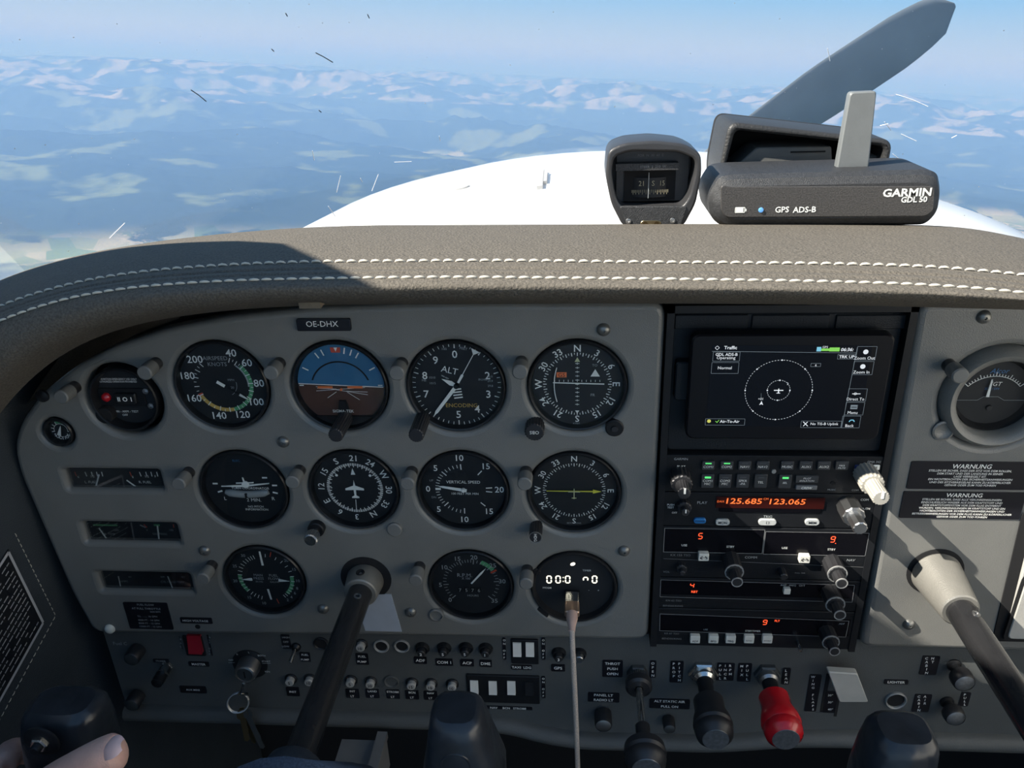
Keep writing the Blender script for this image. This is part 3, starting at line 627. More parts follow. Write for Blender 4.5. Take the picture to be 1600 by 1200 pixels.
# vertical speed
g = Gauge('vertical_speed_indicator', 'round vertical speed indicator with white hand near zero', 'vsi')
for s_, a in (('0', 270), ('5', 312), ('10', 357), ('15', 42), ('20', 90), ('15', 136), ('10', 181), ('5', 228)): g.num(s_, a, 0.86, 0.0082)
g.ticks([314, 357, 42, 86, 96, 181, 133, 226], 0.54, 0.69, 0.0009); g.ticks([270], 0.55, 0.68, 0.0022); g.ticks([278, 285, 292, 299, 306, 322, 331, 340, 349, 262, 255, 248, 241, 234, 217, 208, 199, 190], 0.59, 0.68, 0.0006)
g.tx('VERTICAL SPEED', 0.0000, 0.0072, 0.0040); g.tx('100 FEET PER MIN', 0.0010, -0.0045, 0.0031); g.tx('UP', -0.0275, 0.0085, 0.0028, M_DIM); g.tx('DN', -0.0265, -0.0085, 0.0028, M_DIM)
g.needle(280, -0.08, 0.60, 0.0030, 0.0020, tip=0.10); post(g.T, 0, 0, 0.0018, g.zd+0.001, g.zd+0.0032, M_WHITE, 'hub')
g.done()
# second course indicator
g = Gauge('bearing_indicator', 'lower round bearing indicator with a long yellow needle lying level', 'cdi')
rose(g, 0, 0.86, 0.0072, 0.66, 0.74)
g.mb(M_LIME, 0.0016); nm = MB(); z = g.zd+0.0018; nm.prism([(-0.0235, -0.0003), (0.016, -0.0006), (0.016, -0.0020), (0.0230, 0.0), (0.016, 0.0020), (0.016, 0.0006), (-0.0235, 0.0003)], z-0.0004, z); nm.build('needle', M_LIME, g.T, smooth=0)
z = g.zd+0.0026; nm = MB(); nm.box((0, -0.002, z), (0.0008, 0.010, 0.0004)); nm.box((0, 0, z), (0.010, 0.0007, 0.0004)); nm.box((0, -0.0062, z), (0.004, 0.0006, 0.0004)); nm.build('aeroplane_symbol', M_PYEL, g.T, smooth=0)
g.tx('BENDIX/KING', 0, -0.0332, 0.0020, M_DIM)
x, y = cen(g, 838, 822); o = knob(g.T, x, y, 0.0056, -0.002, 0.017, M_KNOB, n=18); MB().text('HDG', x, y, 0.0036, 0.0173, rot=-PI/2).build('knob_lettering', M_WHITE, o, smooth=0)
MB().lathe([(0.0050, 0.0169), (0.0056, 0.0172), (0.0058, 0.0166)], 24, x, y).build('knob_ring', M_GREYK, o)
g.done({'yellow_needle': 'needle_print'})
# manifold pressure / fuel flow
g = Gauge('manifold_pressure_gauge', 'round twin manifold pressure and fuel flow gauge with green arcs', 'map')
g.arc(232, 278, 0.66, 0.76, M_GREEN); g.arc(85, 135, 0.66, 0.76, M_GREEN); g.ticks([18, 165], 0.72, 0.88, 0.0009, M_RED)
g.ticks([198, 206, 214, 222, 232, 241, 250, 259, 268, 277, 287, 297, 306, 315, 323, 330, 336, 342], 0.64, 0.76, 0.0006); g.ticks([8, 30, 44, 58, 72, 85, 98, 108, 117, 125, 132, 139, 145], 0.68, 0.78, 0.0006)
for s_, a in (('10', 192), ('15', 220), ('20', 262), ('25', 295), ('30', 325), ('10', 95), ('8', 112), ('6', 124), ('4', 136), ('2', 146), ('15', 70), ('20', 48)): g.num(s_, a, 0.87, 0.0044, M_DIM)
for i, (a, b2) in enumerate((('MAN', 'FUEL'), ('PRESS', 'FLOW'), ('IN HG', 'GAL/HR'))): g.tx(a, -0.0070, 0.003-0.0038*i, (0.0040, 0.0040, 0.0026)[i], M_DIM); g.tx(b2, 0.0078, 0.003-0.0038*i, (0.0040, 0.0040, 0.0026)[i], M_DIM)
MB().prism([(-0.0012, 0.015), (0.0008, 0.015), (0.0, 0.0305), (-0.0014, 0.0305)], g.zd+0.001, g.zd+0.0014).build('divider', M_WHITE, g.T, smooth=0)
MB().prism([(-0.0006, -0.0125), (0.0012, -0.0125), (0.0024, -0.0245), (0.0008, -0.0245)], g.zd+0.001, g.zd+0.0014).build('divider', M_WHITE, g.T, smooth=0)
g.needle(267, 0.36, 0.66, 0.0026, 0.0030, tip=0.26, name='pressure_pointer'); g.needle(95, 0.36, 0.66, 0.0026, 0.0030, tip=0.26, name='flow_pointer')
g.done()
# tachometer
g = Gauge('tachometer', 'round engine tachometer with hour counter and hand in the green', 'rpm')
for s_, a in (('0', 226), ('5', 264), ('10', 306), ('15', 338), ('20', 8), ('25', 46), ('30', 85), ('35', 134)): g.num(s_, a, 0.82, 0.0066, M_DIM)
aa = [226, 264, 306, 338, 368, 406, 445, 494]
g.ticks([a % 360 for a in aa], 0.60, 0.74, 0.0007, M_DIM)
for a, b2 in zip(aa, aa[1:]): g.ticks([(a+(b2-a)*i/5) % 360 for i in range(1, 5)], 0.65, 0.74, 0.0005, M_DIM)
g.arc(24, 54, 0.66, 0.78, M_GREEN); g.arc(56, 60, 0.62, 0.80, M_RED)
g.tx('R.P.M.', -0.0055, 0.0085, 0.0056, M_DIM); g.tx('X 100', -0.0045, 0.0048, 0.0032, M_DIM); g.tx('HOURS', 0.001, -0.0145, 0.0032, M_DIM)
for i, s_ in enumerate('7576'): MB().box((-0.0105+0.0058*i, -0.0080, g.zd+0.0003), (0.0048, 0.0052, 0.0006)).build('counter_drum', M_DARK, g.T, smooth=0); g.mb(M_DIM, 0.0010).text(s_, -0.0105+0.0058*i, -0.0080, 0.0052, g.zd+0.0010)
g.needle(39, 0.02, 0.66, 0.0014, 0.0018, tip=0.2)
x, y = cen(g, 682, 960); MB().lathe([(0.0070, -0.004), (0.0070, 0.0016), (0.0058, 0.0022), (0.0052, -0.002), (0, -0.002)], 24, x, y).build('adjuster_boss', M_GREYK, g.T)
g.done()
# digital clock
def seg7(k, ch, x, y, w_, h_, t_, z, only=None, sh=0.08):
    S7 = {'0': 'abcdef', '1': 'bc', '2': 'abged', '3': 'abgcd', '4': 'fgbc', '5': 'afgcd', '6': 'afgedc', '7': 'abc', '8': 'abcdefg', '9': 'abcdfg', 'n': 'abf', ' ': ''}[ch]
    B = {'a': (0, h_/2, 1), 'g': (0, 0, 1), 'd': (0, -h_/2, 1), 'f': (-w_/2, h_/4, 0), 'b': (w_/2, h_/4, 0), 'e': (-w_/2, -h_/4, 0), 'c': (w_/2, -h_/4, 0)}
    for q_ in S7:
        cx_, cy_, hor = B[q_]; ln_ = (w_ if hor else h_/2)-t_*0.3; a = t_/2
        P = [(-ln_/2+a, a), (-ln_/2, 0), (-ln_/2+a, -a), (ln_/2-a, -a), (ln_/2, 0), (ln_/2-a, a)]
        P = P[::-1] if True else P
        if not hor: P = [(-b_, a_) for a_, b_ in P]
        k.poly([(x+cx_+px_+(cy_+py_)*sh, y+cy_+py_) for px_, py_ in P], z)
M_LEDW = mat('white_led', (0.8, 0.78, 0.65), 0.4, emit=(1.0, 0.93, 0.72), estr=1.6); M_LEDR = mat('red_led', (0.6, 0.05, 0.02), 0.4, emit=(1.0, 0.10, 0.03), estr=1.3)
M_LEDO = mat('orange_led', (0.6, 0.12, 0.03), 0.4, emit=(1.0, 0.17, 0.035), estr=0.75); M_LEDG = mat('green_led', (0.1, 0.6, 0.15), 0.4, emit=(0.12, 0.85, 0.22), estr=0.7)
g = Gauge('digital_clock', 'round black digital timer with glowing white digits', 'clk', M_VOID, 'clock')
k = g.mb(M_LEDW, 0.0004)
for ch, u in (('0', 858), ('0', 872), ('0', 887), ('n', 915), ('0', 929)): x, y = g.l(u, 905.0 if ch != 'n' else 907); seg7(k, ch, x, y, 0.0038, 0.0075, 0.0012, g.zd+0.0004, sh=0.0)
for dv in (902, 908): x, y = g.l(880, dv); k.poly(circ(0.0006, 8, 0, 2*PI, x, y), g.zd+0.0004)
g.t('TIMER', 917, 891, 4, M_WHITE); g.t('MODE', 855, 918, 4, M_WHITE); g.t('-', 920, 922, 4, M_WHITE); g.t('+', 935, 922, 4, M_WHITE)
x, y = g.l(895, 881); g.shape([(x+a*0.8-b_*0.5, y+a*0.45+b_*0.85) for a, b_ in [(p[0]*0.0026, p[1]*0.0017) for p in circ(1, 14)]], M_LEDW, 0.0004); g.mb(M_DARK, 0.0008).text('e', x, y, 0.0028, g.zd+0.0008)
x, y = cen(g, 843, 962); post(g.T, x, y, 0.0082, -0.006, -0.0004, M_VOID, 'mount_ear'); x, y = cen(g, 838, 895); post(g.T, x, y, 0.0040, -0.006, -0.0002, M_VOID, 'mount_ear')
x, y = cen(g, 894, 937); MB().prism(rrect(0.014, 0.0075, 0.0008, x, y+0.002), -0.0065, -0.0035).build('charging_socket', M_DARK, g.T, smooth=0)
g.done({'white_led': 'glowing_digits', 'black_plastic': 'logo_letter'}, glass=False)
# emergency beacon remote switch
g = Gauge('emergency_beacon_switch', 'round black emergency beacon remote with red lamp and rocker', 'elt', M_DARK, 'switch', sink=0.004); g.h = g.zd
g.t('FOR AVIATION EMERGENCY USE ONLY', 182, 592, 3.6, width=0.036); g.t('UNAUTHORIZED OPERATION PROHIBITED', 182, 596, 3.6, width=0.036)
g.t('ON - ARM - TEST', 198, 642.5, 4.0); g.t('OFF', 196, 648, 4.0)
a = g.l(150, 606); b2 = g.l(224, 634); MB().prism(rrect(b2[0]-a[0]+0.008, a[1]-b2[1], 0.002, (a[0]+b2[0])/2, (a[1]+b2[1])/2), g.zd, g.zd+0.0015, 0.0004).build('switch_plate', M_DARK, g.T)
x, y = g.l(168, 619); MB().lathe([(0.0042, g.zd+0.001), (0.0038, g.zd+0.0035), (0.0020, g.zd+0.0052), (0, g.zd+0.0056)], 16, x, y).build('warning_lamp', mat('red_lens', (0.42, 0.012, 0.02), 0.2, coat=0.5), g.T)
x, y = g.l(200, 620); o = MB().prism(rrect(0.0185, 0.0095, 0.001, x, y), g.zd+0.001, g.zd+0.0048, 0.001).build('rocker', M_SATIN, g.T); k = MB()
for s_, dx in (('II', -0.0055), ('O', 0), ('I', 0.0055)): k.text(s_, x+dx, y, 0.0056, g.zd+0.0051, bold=0.02)
k.build('rocker_lettering', M_WHITE, o, smooth=0)
for u, v in ((140, 611), (147, 634), (229, 610), (237, 633)): x, y = g.l(u, v); MB().lathe([(0.0026, g.zd), (0.0026, g.zd+0.0022), (0.0012, g.zd+0.0024), (0.0010, g.zd+0.001), (0, g.zd+0.001)], 14, x, y).build('screw', M_STEEL, g.T)
x, y = cen(g, 160, 652); post(g.T, x, y, 0.0075, -0.012, -0.002, M_VOID, 'mount_ear')
g.done(glass=False)
# suction
g = Gauge('suction_gauge', 'tiny round suction gauge below the black plug', 'suc')
g.ticks(range(-100, 101, 25), 0.62, 0.85, 0.0006); g.arc(-105, 105, 0.58, 0.62, M_WHITE); g.arc(-22, 18, 0.66, 0.92, M_GREEN, 0.0004)
g.needle(22, -0.45, 0.55, 0.0036, 0.0010, tip=0.2)
for i, ch in enumerate('SUCTION'): g.num(ch, 232-i*17, 0.76, 0.0040, rot=False, bold=0.02)
g.num('5', 0, 0.80, 0.003)
g.done()
# strip gauges
def strip(idx, name, label, fn):
    q4 = STRIPS[idx]; cu = sum(p[0] for p in q4)/4; cv = sum(p[1] for p in q4)/4
    T = pthing(name, label, 'gauge', cu, cv, YP, 'strip engine gauges'); a = loc_of(T, (q4[0][0]+q4[3][0])/2, (q4[0][1]+q4[1][1])/2); b2 = loc_of(T, (q4[1][0]+q4[2][0])/2, (q4[2][1]+q4[3][1])/2)
    w_, h_ = b2[0]-a[0]+0.004, a[1]-b2[1]+0.004
    MB().box((0, 0, -0.011), (w_, h_, 0.006)).build('dial_face', M_DIAL, T, smooth=0); f = Face(T, -0.008); fn(f, T)
    f.build(names={'white_ink': 'dial_markings', 'worn_white_ink': 'faint_markings', 'green_ink': 'green_arc', 'red_ink': 'red_mark'})
    MB().box((0, 0, -0.0035), (w_-0.0042, h_-0.0042, 0.0004)).build('glass', M_GLASS, T, smooth=0)
def ndl(T, f, u0, v0, u1, v1, w_=0.0014):
    k = MB(); a = f.l(u0, v0); b2 = f.l(u1, v1); k.line(a, b2, w_, -0.0066); k.build('needle', M_WHITE, T, smooth=0)
def f1(f, T):
    for x0, nm, us in ((0, 'L. FUEL', (118, 134, 144, 152, 160)), (1, 'R. FUEL', (204, 219, 229, 237, 246))):
        for i, u in enumerate(us): f.ln([(u-1, 737), (u+1+(i < 2), 744)], 0.0008, M_RED if i == 0 else M_WHITE)
    f.t('E', 123, 745, 4); f.t('1/2', 145, 744, 4.5); f.t('L. FUEL', 142, 753, 5); f.t('E', 208, 745, 4); f.t('1/2', 230, 744, 4.5); f.t('F', 243, 744, 4.5); f.t('R. FUEL', 227, 753, 5)
    ndl(T, f, 156, 740, 150, 763); ndl(T, f, 199, 749, 219, 763)
def f2(f, T):
    f.r(145, 819, 184, 822, M_GREEN); f.r(240, 819, 250, 822, M_GREEN); f.ln([(219, 820), (228, 824)], 0.0014, M_DIM); f.ln([(225, 819), (230, 824)], 0.001, M_RED); f.ln([(271, 819), (272, 824)], 0.0008, M_RED)
    f.t('240', 182, 828, 4.5, M_DIM); f.t('OIL TEMP', 170, 834, 4.5, M_DIM); f.t('0', 230, 828, 4, M_DIM); f.t('100', 268, 828, 4, M_DIM); f.t('OIL PRESS', 250, 834, 4.5, M_DIM)
    ndl(T, f, 156, 824, 171, 845); ndl(T, f, 247, 820, 250, 845)
def f3(f, T):
    f.t('AMPS', 194, 908, 4.5, M_DIM); f.t('60', 203, 901, 4, M_DIM); f.t('CYL HEAD TEMP', 270, 909, 4.5, M_DIM); f.t('200', 254, 901, 4, M_DIM); f.t('460', 286, 901, 4, M_DIM)
    ndl(T, f, 186, 899, 191, 922, 0.001); ndl(T, f, 263, 899, 272, 921, 0.001)
strip(0, 'fuel_quantity_gauge', 'wide slot gauge marked left fuel and right fuel', f1)
strip(1, 'oil_gauge', 'wide slot gauge for oil temperature and oil pressure, middle slot', f2)
strip(2, 'ammeter_gauge', 'wide slot gauge for amps and cylinder temperature, lowest slot', f3)
# exhaust temperature gauge on the right
T = pthing('exhaust_temperature_gauge', 'round exhaust temperature gauge in a grey collar on the copilot side', 'gauge', 1560, 622, YP)
MB().lathe([(0.0428, -0.030), (0.0428, -0.004), (0.0405, 0.004), (0.0375, 0.0070), (0.0330, 0.0055), (0.0310, 0.0), (0.0305, -0.009)], 56).build('collar', M_PANEL, T, smooth=60)
MB().lathe([(0.0306, -0.010), (0.0300, -0.004), (0.0270, -0.010)], 48).build('bezel', M_SATIN, T); MB().poly(circ(0.0300, 48), -0.0102).build('dial_face', M_DIAL, T, smooth=0)
f = Face(T, -0.0100); k = f.mb(M_WHITE, 0.0003)
cyq = -0.012; ra = 0.026
for i in range(21):
    a = -48+96*i/20; p0 = (ra*math.sin(R(a)), cyq+ra*math.cos(R(a))); q0 = ((ra+(0.0035 if i % 5 == 0 else 0.002))*math.sin(R(a)), cyq+(ra+(0.0035 if i % 5 == 0 else 0.002))*math.cos(R(a))); k.line(p0, q0, 0.0006, -0.0097)
    if i: a2 = -48+96*(i-1)/20; k.line((ra*math.sin(R(a2)), cyq+ra*math.cos(R(a2))), p0, 0.0005, -0.0097)
k.text('EGT', 0.001, 0.0075, 0.0050, -0.0097, shear=0.2); f.mb(M_BLUEINK, 0.0003).text('Alcor', 0.002, 0.0185, 0.0060, -0.0097, shear=0.3); f.mb(M_BLUEINK, 0.0003).text('25\u00b0F / DIV', -0.001, 0.0035, 0.0026, -0.0097)
kd = f.mb(M_DIM, 0.0003); kd.pline([(-0.027, -0.0065), (-0.010, -0.0065), (-0.006, -0.0035), (0.005, -0.0035), (0.010, -0.0065), (0.027, -0.0065)], 0.0003, -0.0097)
f.build(names={'white_ink': 'dial_markings', 'worn_white_ink': 'faint_markings', 'blue_ink': 'blue_lettering'})
MB().prism([(-0.0050, -0.0030), (-0.0026, -0.0030), (-0.0028, 0.0120), (-0.0038, 0.0120)], -0.0085, -0.0080).build('needle', M_WHITE, T, smooth=0); post(T, 0, -0.013, 0.0024, -0.010, -0.0085, M_KNOB, 'adjuster')
MB().poly(circ(0.0304, 40), -0.0035).build('glass', M_GLASS, T, smooth=0)
x, y = loc_of(T, 1473, 672); MB().lathe([(0.0085, 0.0), (0.0085, 0.0016), (0.0070, 0.0022), (0.0060, 0.0006), (0, 0.0006)], 24, x, y).build('blank_boss', M_PANEL, T, smooth=60)

# ------------------------------------------------------------------ post lights, screws, placards on the covers
pb = MB().lathe([(0.0052, 0.0), (0.0052, 0.012)], 18).mesh('barrel', M_KNOB)
pc_ = MB(); pc_.prism(circ(0.0062, 18), 0.0085, 0.0215, 0.0010); pcm = pc_.mesh('cap', M_GREYK, 40)
POSTS = [(118, 604, 'left of the emergency beacon switch'), (245, 567, 'between the beacon switch and the airspeed indicator'), (437, 567, 'between airspeed indicator and artificial horizon'), (628, 567, 'between artificial horizon and altimeter'), (815, 565, 'between altimeter and upper course indicator'),
 (296, 737, 'left of the turn coordinator'), (469, 734, 'between turn coordinator and heading indicator'), (644, 736, 'between heading and vertical speed indicators'), (822, 736, 'between vertical speed and bearing indicators'), (332, 882, 'left of the manifold pressure gauge'), (656, 884, 'left of the tachometer'), (824, 889, 'left of the digital clock'), (1482, 570, 'beside the exhaust temperature gauge')]
for u, v, ph in POSTS:
    T = pthing('post_light', 'small grey post light '+ph, 'light', u, v, YP, 'post lights beside the gauges'); inst('barrel', pb, T); inst('cap', pcm, T)
scm = MB().lathe([(0.0054, 0.0), (0.0048, 0.0020), (0.0030, 0.0034), (0.0012, 0.0037), (0.0010, 0.0026), (0, 0.0026)], 20).mesh('screw', mat('screw_head', (0.20, 0.20, 0.19), 0.32, 0.6), 60)
for u, v in ((443, 690), (943, 515), (320, 860), (505, 951), (642, 956), (975, 860)): x, y = P2(u, v); inst('screw', scm, pan, (x, y, 0))
x, y = P2(172, 982); o = inst('screw', MB().lathe([(0.0052, 0), (0.0046, 0.0024), (0.0025, 0.0038), (0, 0.0042)], 20).mesh('screw', M_IVORY, 60), pan, (x, y, 0))
x, y = P2(67, 618); MB().lathe([(0.0058, 0), (0.0054, 0.0020), (0.003, 0.0030), (0, 0.0033)], 20).build('plug', M_SATIN, pan, (x, y, 0))
for u, v in ((1537, 495), (1420, 975)): x, y = P3(u, v); inst('screw', scm, rpan, (x, y, 0))
def placard(T, lines, u0, v0, u1, v1, caps, base=M_LABEL, ink=None, proud=0.0008, name='placard', bold=0.0, h0=0.0, **kw):
    a = loc_of(T, u0, v0); b2 = loc_of(T, u1, v1); w_, h_ = b2[0]-a[0], a[1]-b2[1]
    o = MB().prism(rrect(w_, h_, min(0.0012, h_*0.2)), h0-0.0004, h0+proud).build(name, base, T, ((a[0]+b2[0])/2, (a[1]+b2[1])/2, 0), smooth=0)
    k = MB()
    for i, (s_, (u, v)) in enumerate(lines):
        x, y = loc_of(T, u, v); c_ = caps[i] if isinstance(caps, (list, tuple)) else caps
        k.text(s_, x-(a[0]+b2[0])/2, y-(a[1]+b2[1])/2, c_*0.0005/0.7, h0+proud+0.0002, bold=bold, **kw)
    if lines: k.build('lettering', ink or M_WHITE, o, smooth=0)
    return o
o = placard(pan, [('OE-DHX', (505, 504))], 464, 497, 550, 515, 9.5, proud=0.003)
placard(pan, [('FUEL FLOW', (228, 944)), ('AT FULL THROTTLE', (229, 950)), ('2600 RPM', (243, 955)), ('S.L. ........ 16 GPH', (231, 962)), ('4000 FT - 14 GPH', (233, 968)), ('8000 FT - 12 GPH', (234, 973)), ('12000 FT - 10 GPH', (236, 978))], 192, 940, 272, 983, [4.5, 4.5, 3.5, 4, 4, 4, 4], ink=M_DIM)
x, y = P2(592, 956); a = P2(560, 927); b2 = P2(628, 986); MB().prism([(a[0]-0.004, a[1]), (a[0]+0.002, b2[1]), (b2[0], b2[1]), (b2[0]-0.006, a[1])], -0.0004, 0.0010).build('pale_patch_plate', mat('pale_blue_grey', (0.42, 0.46, 0.52), 0.3), pan, smooth=0)  # pale blue-grey plate added on the panel face behind the shaft
placard(pan, [('HIGH VOLTAGE', (306, 969))], 281, 964, 333, 974, 5)
x, y = P2(309, 979); MB().lathe([(0.0026, 0), (0.0026, 0.0004), (0, 0.0004)], 14, x, y).build('plug', M_VOID, pan)
def ctr(ls, u, v0, dv): return [(s_, (u, v0+i*dv)) for i, s_ in enumerate(ls)]
placard(rpan, [('WARNUNG', (1518, 728))]+ctr(['STELLEN SIE SICHER, DASS DER SITZ VOR DEM ROLLEN,', 'DEM START UND DER LANDUNG IN SEINER', 'LAGE VERRIEGELT IST.', 'EIN NICHTBEACHTEN DER SICHERHEITSANWEISUNGEN', 'UND DES SITZVERRIEGELNS KANN ZU K\u00d6RPERLICHER', 'GEFAHR ODER ZUM TOD F\u00dcHREN'], 1515, 735, 4.4), 1424, 720, 1600, 765, [8]+[3.6]*6, shear=0.15, bold=0.012)
placard(rpan, [('WARNUNG', (1506, 773))]+ctr(['STELLEN SIE SICHER, DASS ALLE VERUNREINIGUNGEN', 'EINSCHLIESSLICH WASSER AUS DEM KRAFTSTOFF UND', 'DEM KRAFTSTOFFSYSTEM VOR DEM FLUG ENTFERNT', 'WURDEN. VERUNREINIGUNGEN IM KRAFTSTOFF UND EIN', 'NICHTBEACHTEN DER SICHERHEITSANWEISUNGEN UND', 'BETRIEBSANWEISUNGEN VOR DEM FLUG KANN ZU K\u00d6RPERLICHER', 'GEFAHR ODER ZUM TOD F\u00dcHREN'], 1502, 780, 4.4), 1412, 767, 1592, 811, [7.5]+[3.6]*7, shear=0.1, bold=0.012)
# glove box door beside the placards
M_GDOOR = mat('light_grey_door', (0.42, 0.41, 0.38), 0.5, bump=0.2)
gb = pthing('glove_box', 'pale grey glove box door with recessed black edge at the far edge', 'glove box', 1625, 900, YP-0.0005)
a = loc_of(gb, 1606, 798); b2 = loc_of(gb, 1550, 1001); xg = 0.64-gb.location.x
MB().prism(rounded([(a[0]-0.004, a[1]), (b2[0], b2[1]), (xg, b2[1]), (xg, a[1])], 0.006), -0.004, 0.0006).build('frame', M_VOID, gb, smooth=0)
MB().prism(rounded([(a[0]+0.006, a[1]-0.006), (b2[0]+0.009, b2[1]+0.006), (xg-0.006, b2[1]+0.006), (xg-0.006, a[1]-0.006)], 0.007), -0.002, 0.0035, 0.001).build('door', M_GDOOR, gb)
p0 = loc_of(gb, 1596, 893); p1 = loc_of(gb, 1563, 996); MB().prism(rounded([(p0[0], p0[1]), (p1[0], p1[1]), (xg-0.03, p1[1]), (xg-0.03, p0[1])], 0.006), 0.003, 0.0040).build('recess_line', M_VOID, gb, smooth=0)
MB().prism(rounded([(p0[0]+0.003, p0[1]-0.003), (p1[0]+0.003, p1[1]+0.003), (xg-0.033, p1[1]+0.003), (xg-0.033, p0[1]-0.003)], 0.005), 0.003, 0.0052, 0.0006).build('door_panel', M_GDOOR, gb)
# ------------------------------------------------------------------ radio stack
c1 = lambda x, y: (1010+x/3.636, 460+y/3.636)
c2 = lambda x, y: (1020+x/4.21, 690+y/4.21)
c3 = lambda x, y: (1000+x/4.0, 850+y/4.0)
M_RFACE = mat('radio_face', (0.009, 0.010, 0.012), 0.5, bump=0.15, spec=0.25)
M_RBTN = mat('radio_button', (0.035, 0.037, 0.04), 0.5)
M_LCD = mat('lcd_black', (0.004, 0.004, 0.006), 0.25, spec=0.25)
M_LINE = mat('grey_print', (0.20, 0.20, 0.20), 0.6)
rack = pthing('radio_rack', 'black avionics rack frame around the radio stack', 'rack', 1200, 740, YP+0.004)
a = loc_of(rack, 1044, 474); b2 = loc_of(rack, 1016, 1003); xr0, xr1 = 0.0690-rack.location.x, 0.2520-rack.location.x
RX0, RX1 = 0.0680, 0.2525
k = MB(); yt, yb = a[1], b2[1]; w_ = xr1-xr0
k.prism(rrect(w_, yt-yb, 0.002, (xr0+xr1)/2, (yt+yb)/2), -0.03, -0.008); k.build('back_plate', M_VOID, rack, smooth=0)
for xx in (xr0+0.0028, xr1-0.0028): MB().box((xx, (yt+yb)/2, -0.004), (0.0056, yt-yb, 0.020)).build('side_rail', M_DARK, rack, smooth=0)
MB().box(((xr0+xr1)/2, yt-0.003, -0.004), (w_, 0.006, 0.020)).build('top_rail', M_DARK, rack, smooth=0)
# tray behind the tablet
a = loc_of(rack, *c1(165, 115), h=-0.004); b2 = loc_of(rack, *c1(1490, 215), h=-0.004)
M_TRAY = mat('blue_black_plastic', (0.010, 0.013, 0.017), 0.45, bump=0.2, spec=0.3)
zt, zb_ = loc_of(rack, 1060, 492)[1], loc_of(rack, 1060, 706)[1]
MB().prism(rrect(w_-0.012, zt-zb_, 0.003, (xr0+xr1)/2, (zt+zb_)/2), -0.008, -0.003, 0.001).build('tablet_tray', M_TRAY, rack)
for x0, x1 in ((165, 575), (605, 1040), (1085, 1490)):
    a = loc_of(rack, *c1(x0, 122)); b2 = loc_of(rack, *c1(x1, 200)); MB().prism(rrect(b2[0]-a[0], a[1]-b2[1], 0.001, (a[0]+b2[0])/2, (a[1]+b2[1])/2), -0.004, -0.0012, 0.0006).build('tray_rib', M_TRAY, rack)
a = loc_of(rack, *c1(165, 370)); b2 = loc_of(rack, *c1(260, 585)); MB().prism(rrect(b2[0]-a[0], a[1]-b2[1], 0.002, (a[0]+b2[0])/2, (a[1]+b2[1])/2), -0.004, 0.006, 0.001).build('tray_clip', M_TRAY, rack)
# tablet
tb = pthing('navigation_tablet', 'black portable navigation tablet showing a traffic ring display', 'tablet', 1230, 605, YP-0.012)
q0 = [loc_of(tb, *c1(*p)) for p in ((268, 222), (1425, 235), (1305, 832), (215, 818))]
xs0, xs1 = (q0[0][0]+q0[3][0])/2, (q0[1][0]+q0[2][0])/2; ys1, ys0 = (q0[0][1]+q0[1][1])/2, (q0[2][1]+q0[3][1])/2
MB().prism(rrect(xs1-xs0, ys1-ys0, 0.006, (xs0+xs1)/2, (ys0+ys1)/2, 6), -0.009, 0.0, 0.0012).build('tablet_body', mat('tablet_black', (0.006, 0.006, 0.008), 0.35, spec=0.25), tb)
q1 = [loc_of(tb, *c1(*p)) for p in ((372, 283), (1298, 295), (1195, 760), (338, 742))]
sx0, sx1 = (q1[0][0]+q1[3][0])/2, (q1[1][0]+q1[2][0])/2; sy1, sy0 = (q1[0][1]+q1[1][1])/2, (q1[2][1]+q1[3][1])/2
M_SCR = mat('lit_screen_black', (0.004, 0.004, 0.006), 0.25, emit=(0.02, 0.03, 0.05), estr=0.06, spec=0.2); M_SCW = mat('screen_white', (0.5, 0.5, 0.5), 0.4, emit=(0.9, 0.95, 1.0), estr=0.55); M_SCG = mat('screen_green', (0.1, 0.5, 0.1), 0.4, emit=(0.35, 0.8, 0.1), estr=0.5); M_SCY = mat('screen_yellow', (0.5, 0.5, 0.1), 0.4, emit=(0.8, 0.75, 0.15), estr=0.5); M_SCB = mat('screen_grey', (0.1, 0.12, 0.14), 0.4, emit=(0.28, 0.34, 0.38), estr=0.4); M_SCC = mat('screen_cyan', (0.1, 0.4, 0.5), 0.4, emit=(0.3, 0.7, 0.9), estr=0.5)
MB().poly([(sx0, sy0), (sx1, sy0), (sx1, sy1), (sx0, sy1)], 0.00015).build('screen', M_SCR, tb, smooth=0)
f = Face(tb, 0.0)
def T1(s_, x, y, cap, m=M_SCW, **k): f.t(s_, *c1(x, y), cap, m, h=0.0005, **k)
T1('Traffic', 478, 301, 5.2, bold=0.015); T1('GPS', 1015, 298, 3.4); T1('06:36:', 1140, 312, 5.2, bold=0.02, shear=0.15); T1('TRK UP', 1137, 353, 4.6, bold=0.015)
T1('GDL ADS-B', 455, 340, 4.6, bold=0.012); T1('Operating', 452, 361, 4.8); T1('Normal', 445, 416, 4.8); T1('6', 962, 401, 3.8); T1('2', 802, 506, 3.6); T1('+01', 648, 592, 3.8)
T1('Air-To-Air', 472, 720, 4.8, bold=0.012); T1('No TIS-B Uplink', 1010, 736, 4.4); T1('Zoom Out', 1238, 360, 4.8); T1('Zoom In', 1220, 440, 4.8); T1('Direct To', 1187, 593, 4.6); T1('Menu', 1170, 670, 4.8); T1('Back', 1153, 744, 4.8)
f.ln([c1(372, 322), c1(1195, 331)], 0.0003, M_SCB, 0.0005); f.ln([c1(1197, 300), c1(1108, 758)], 0.0003, M_SCB, 0.0005)
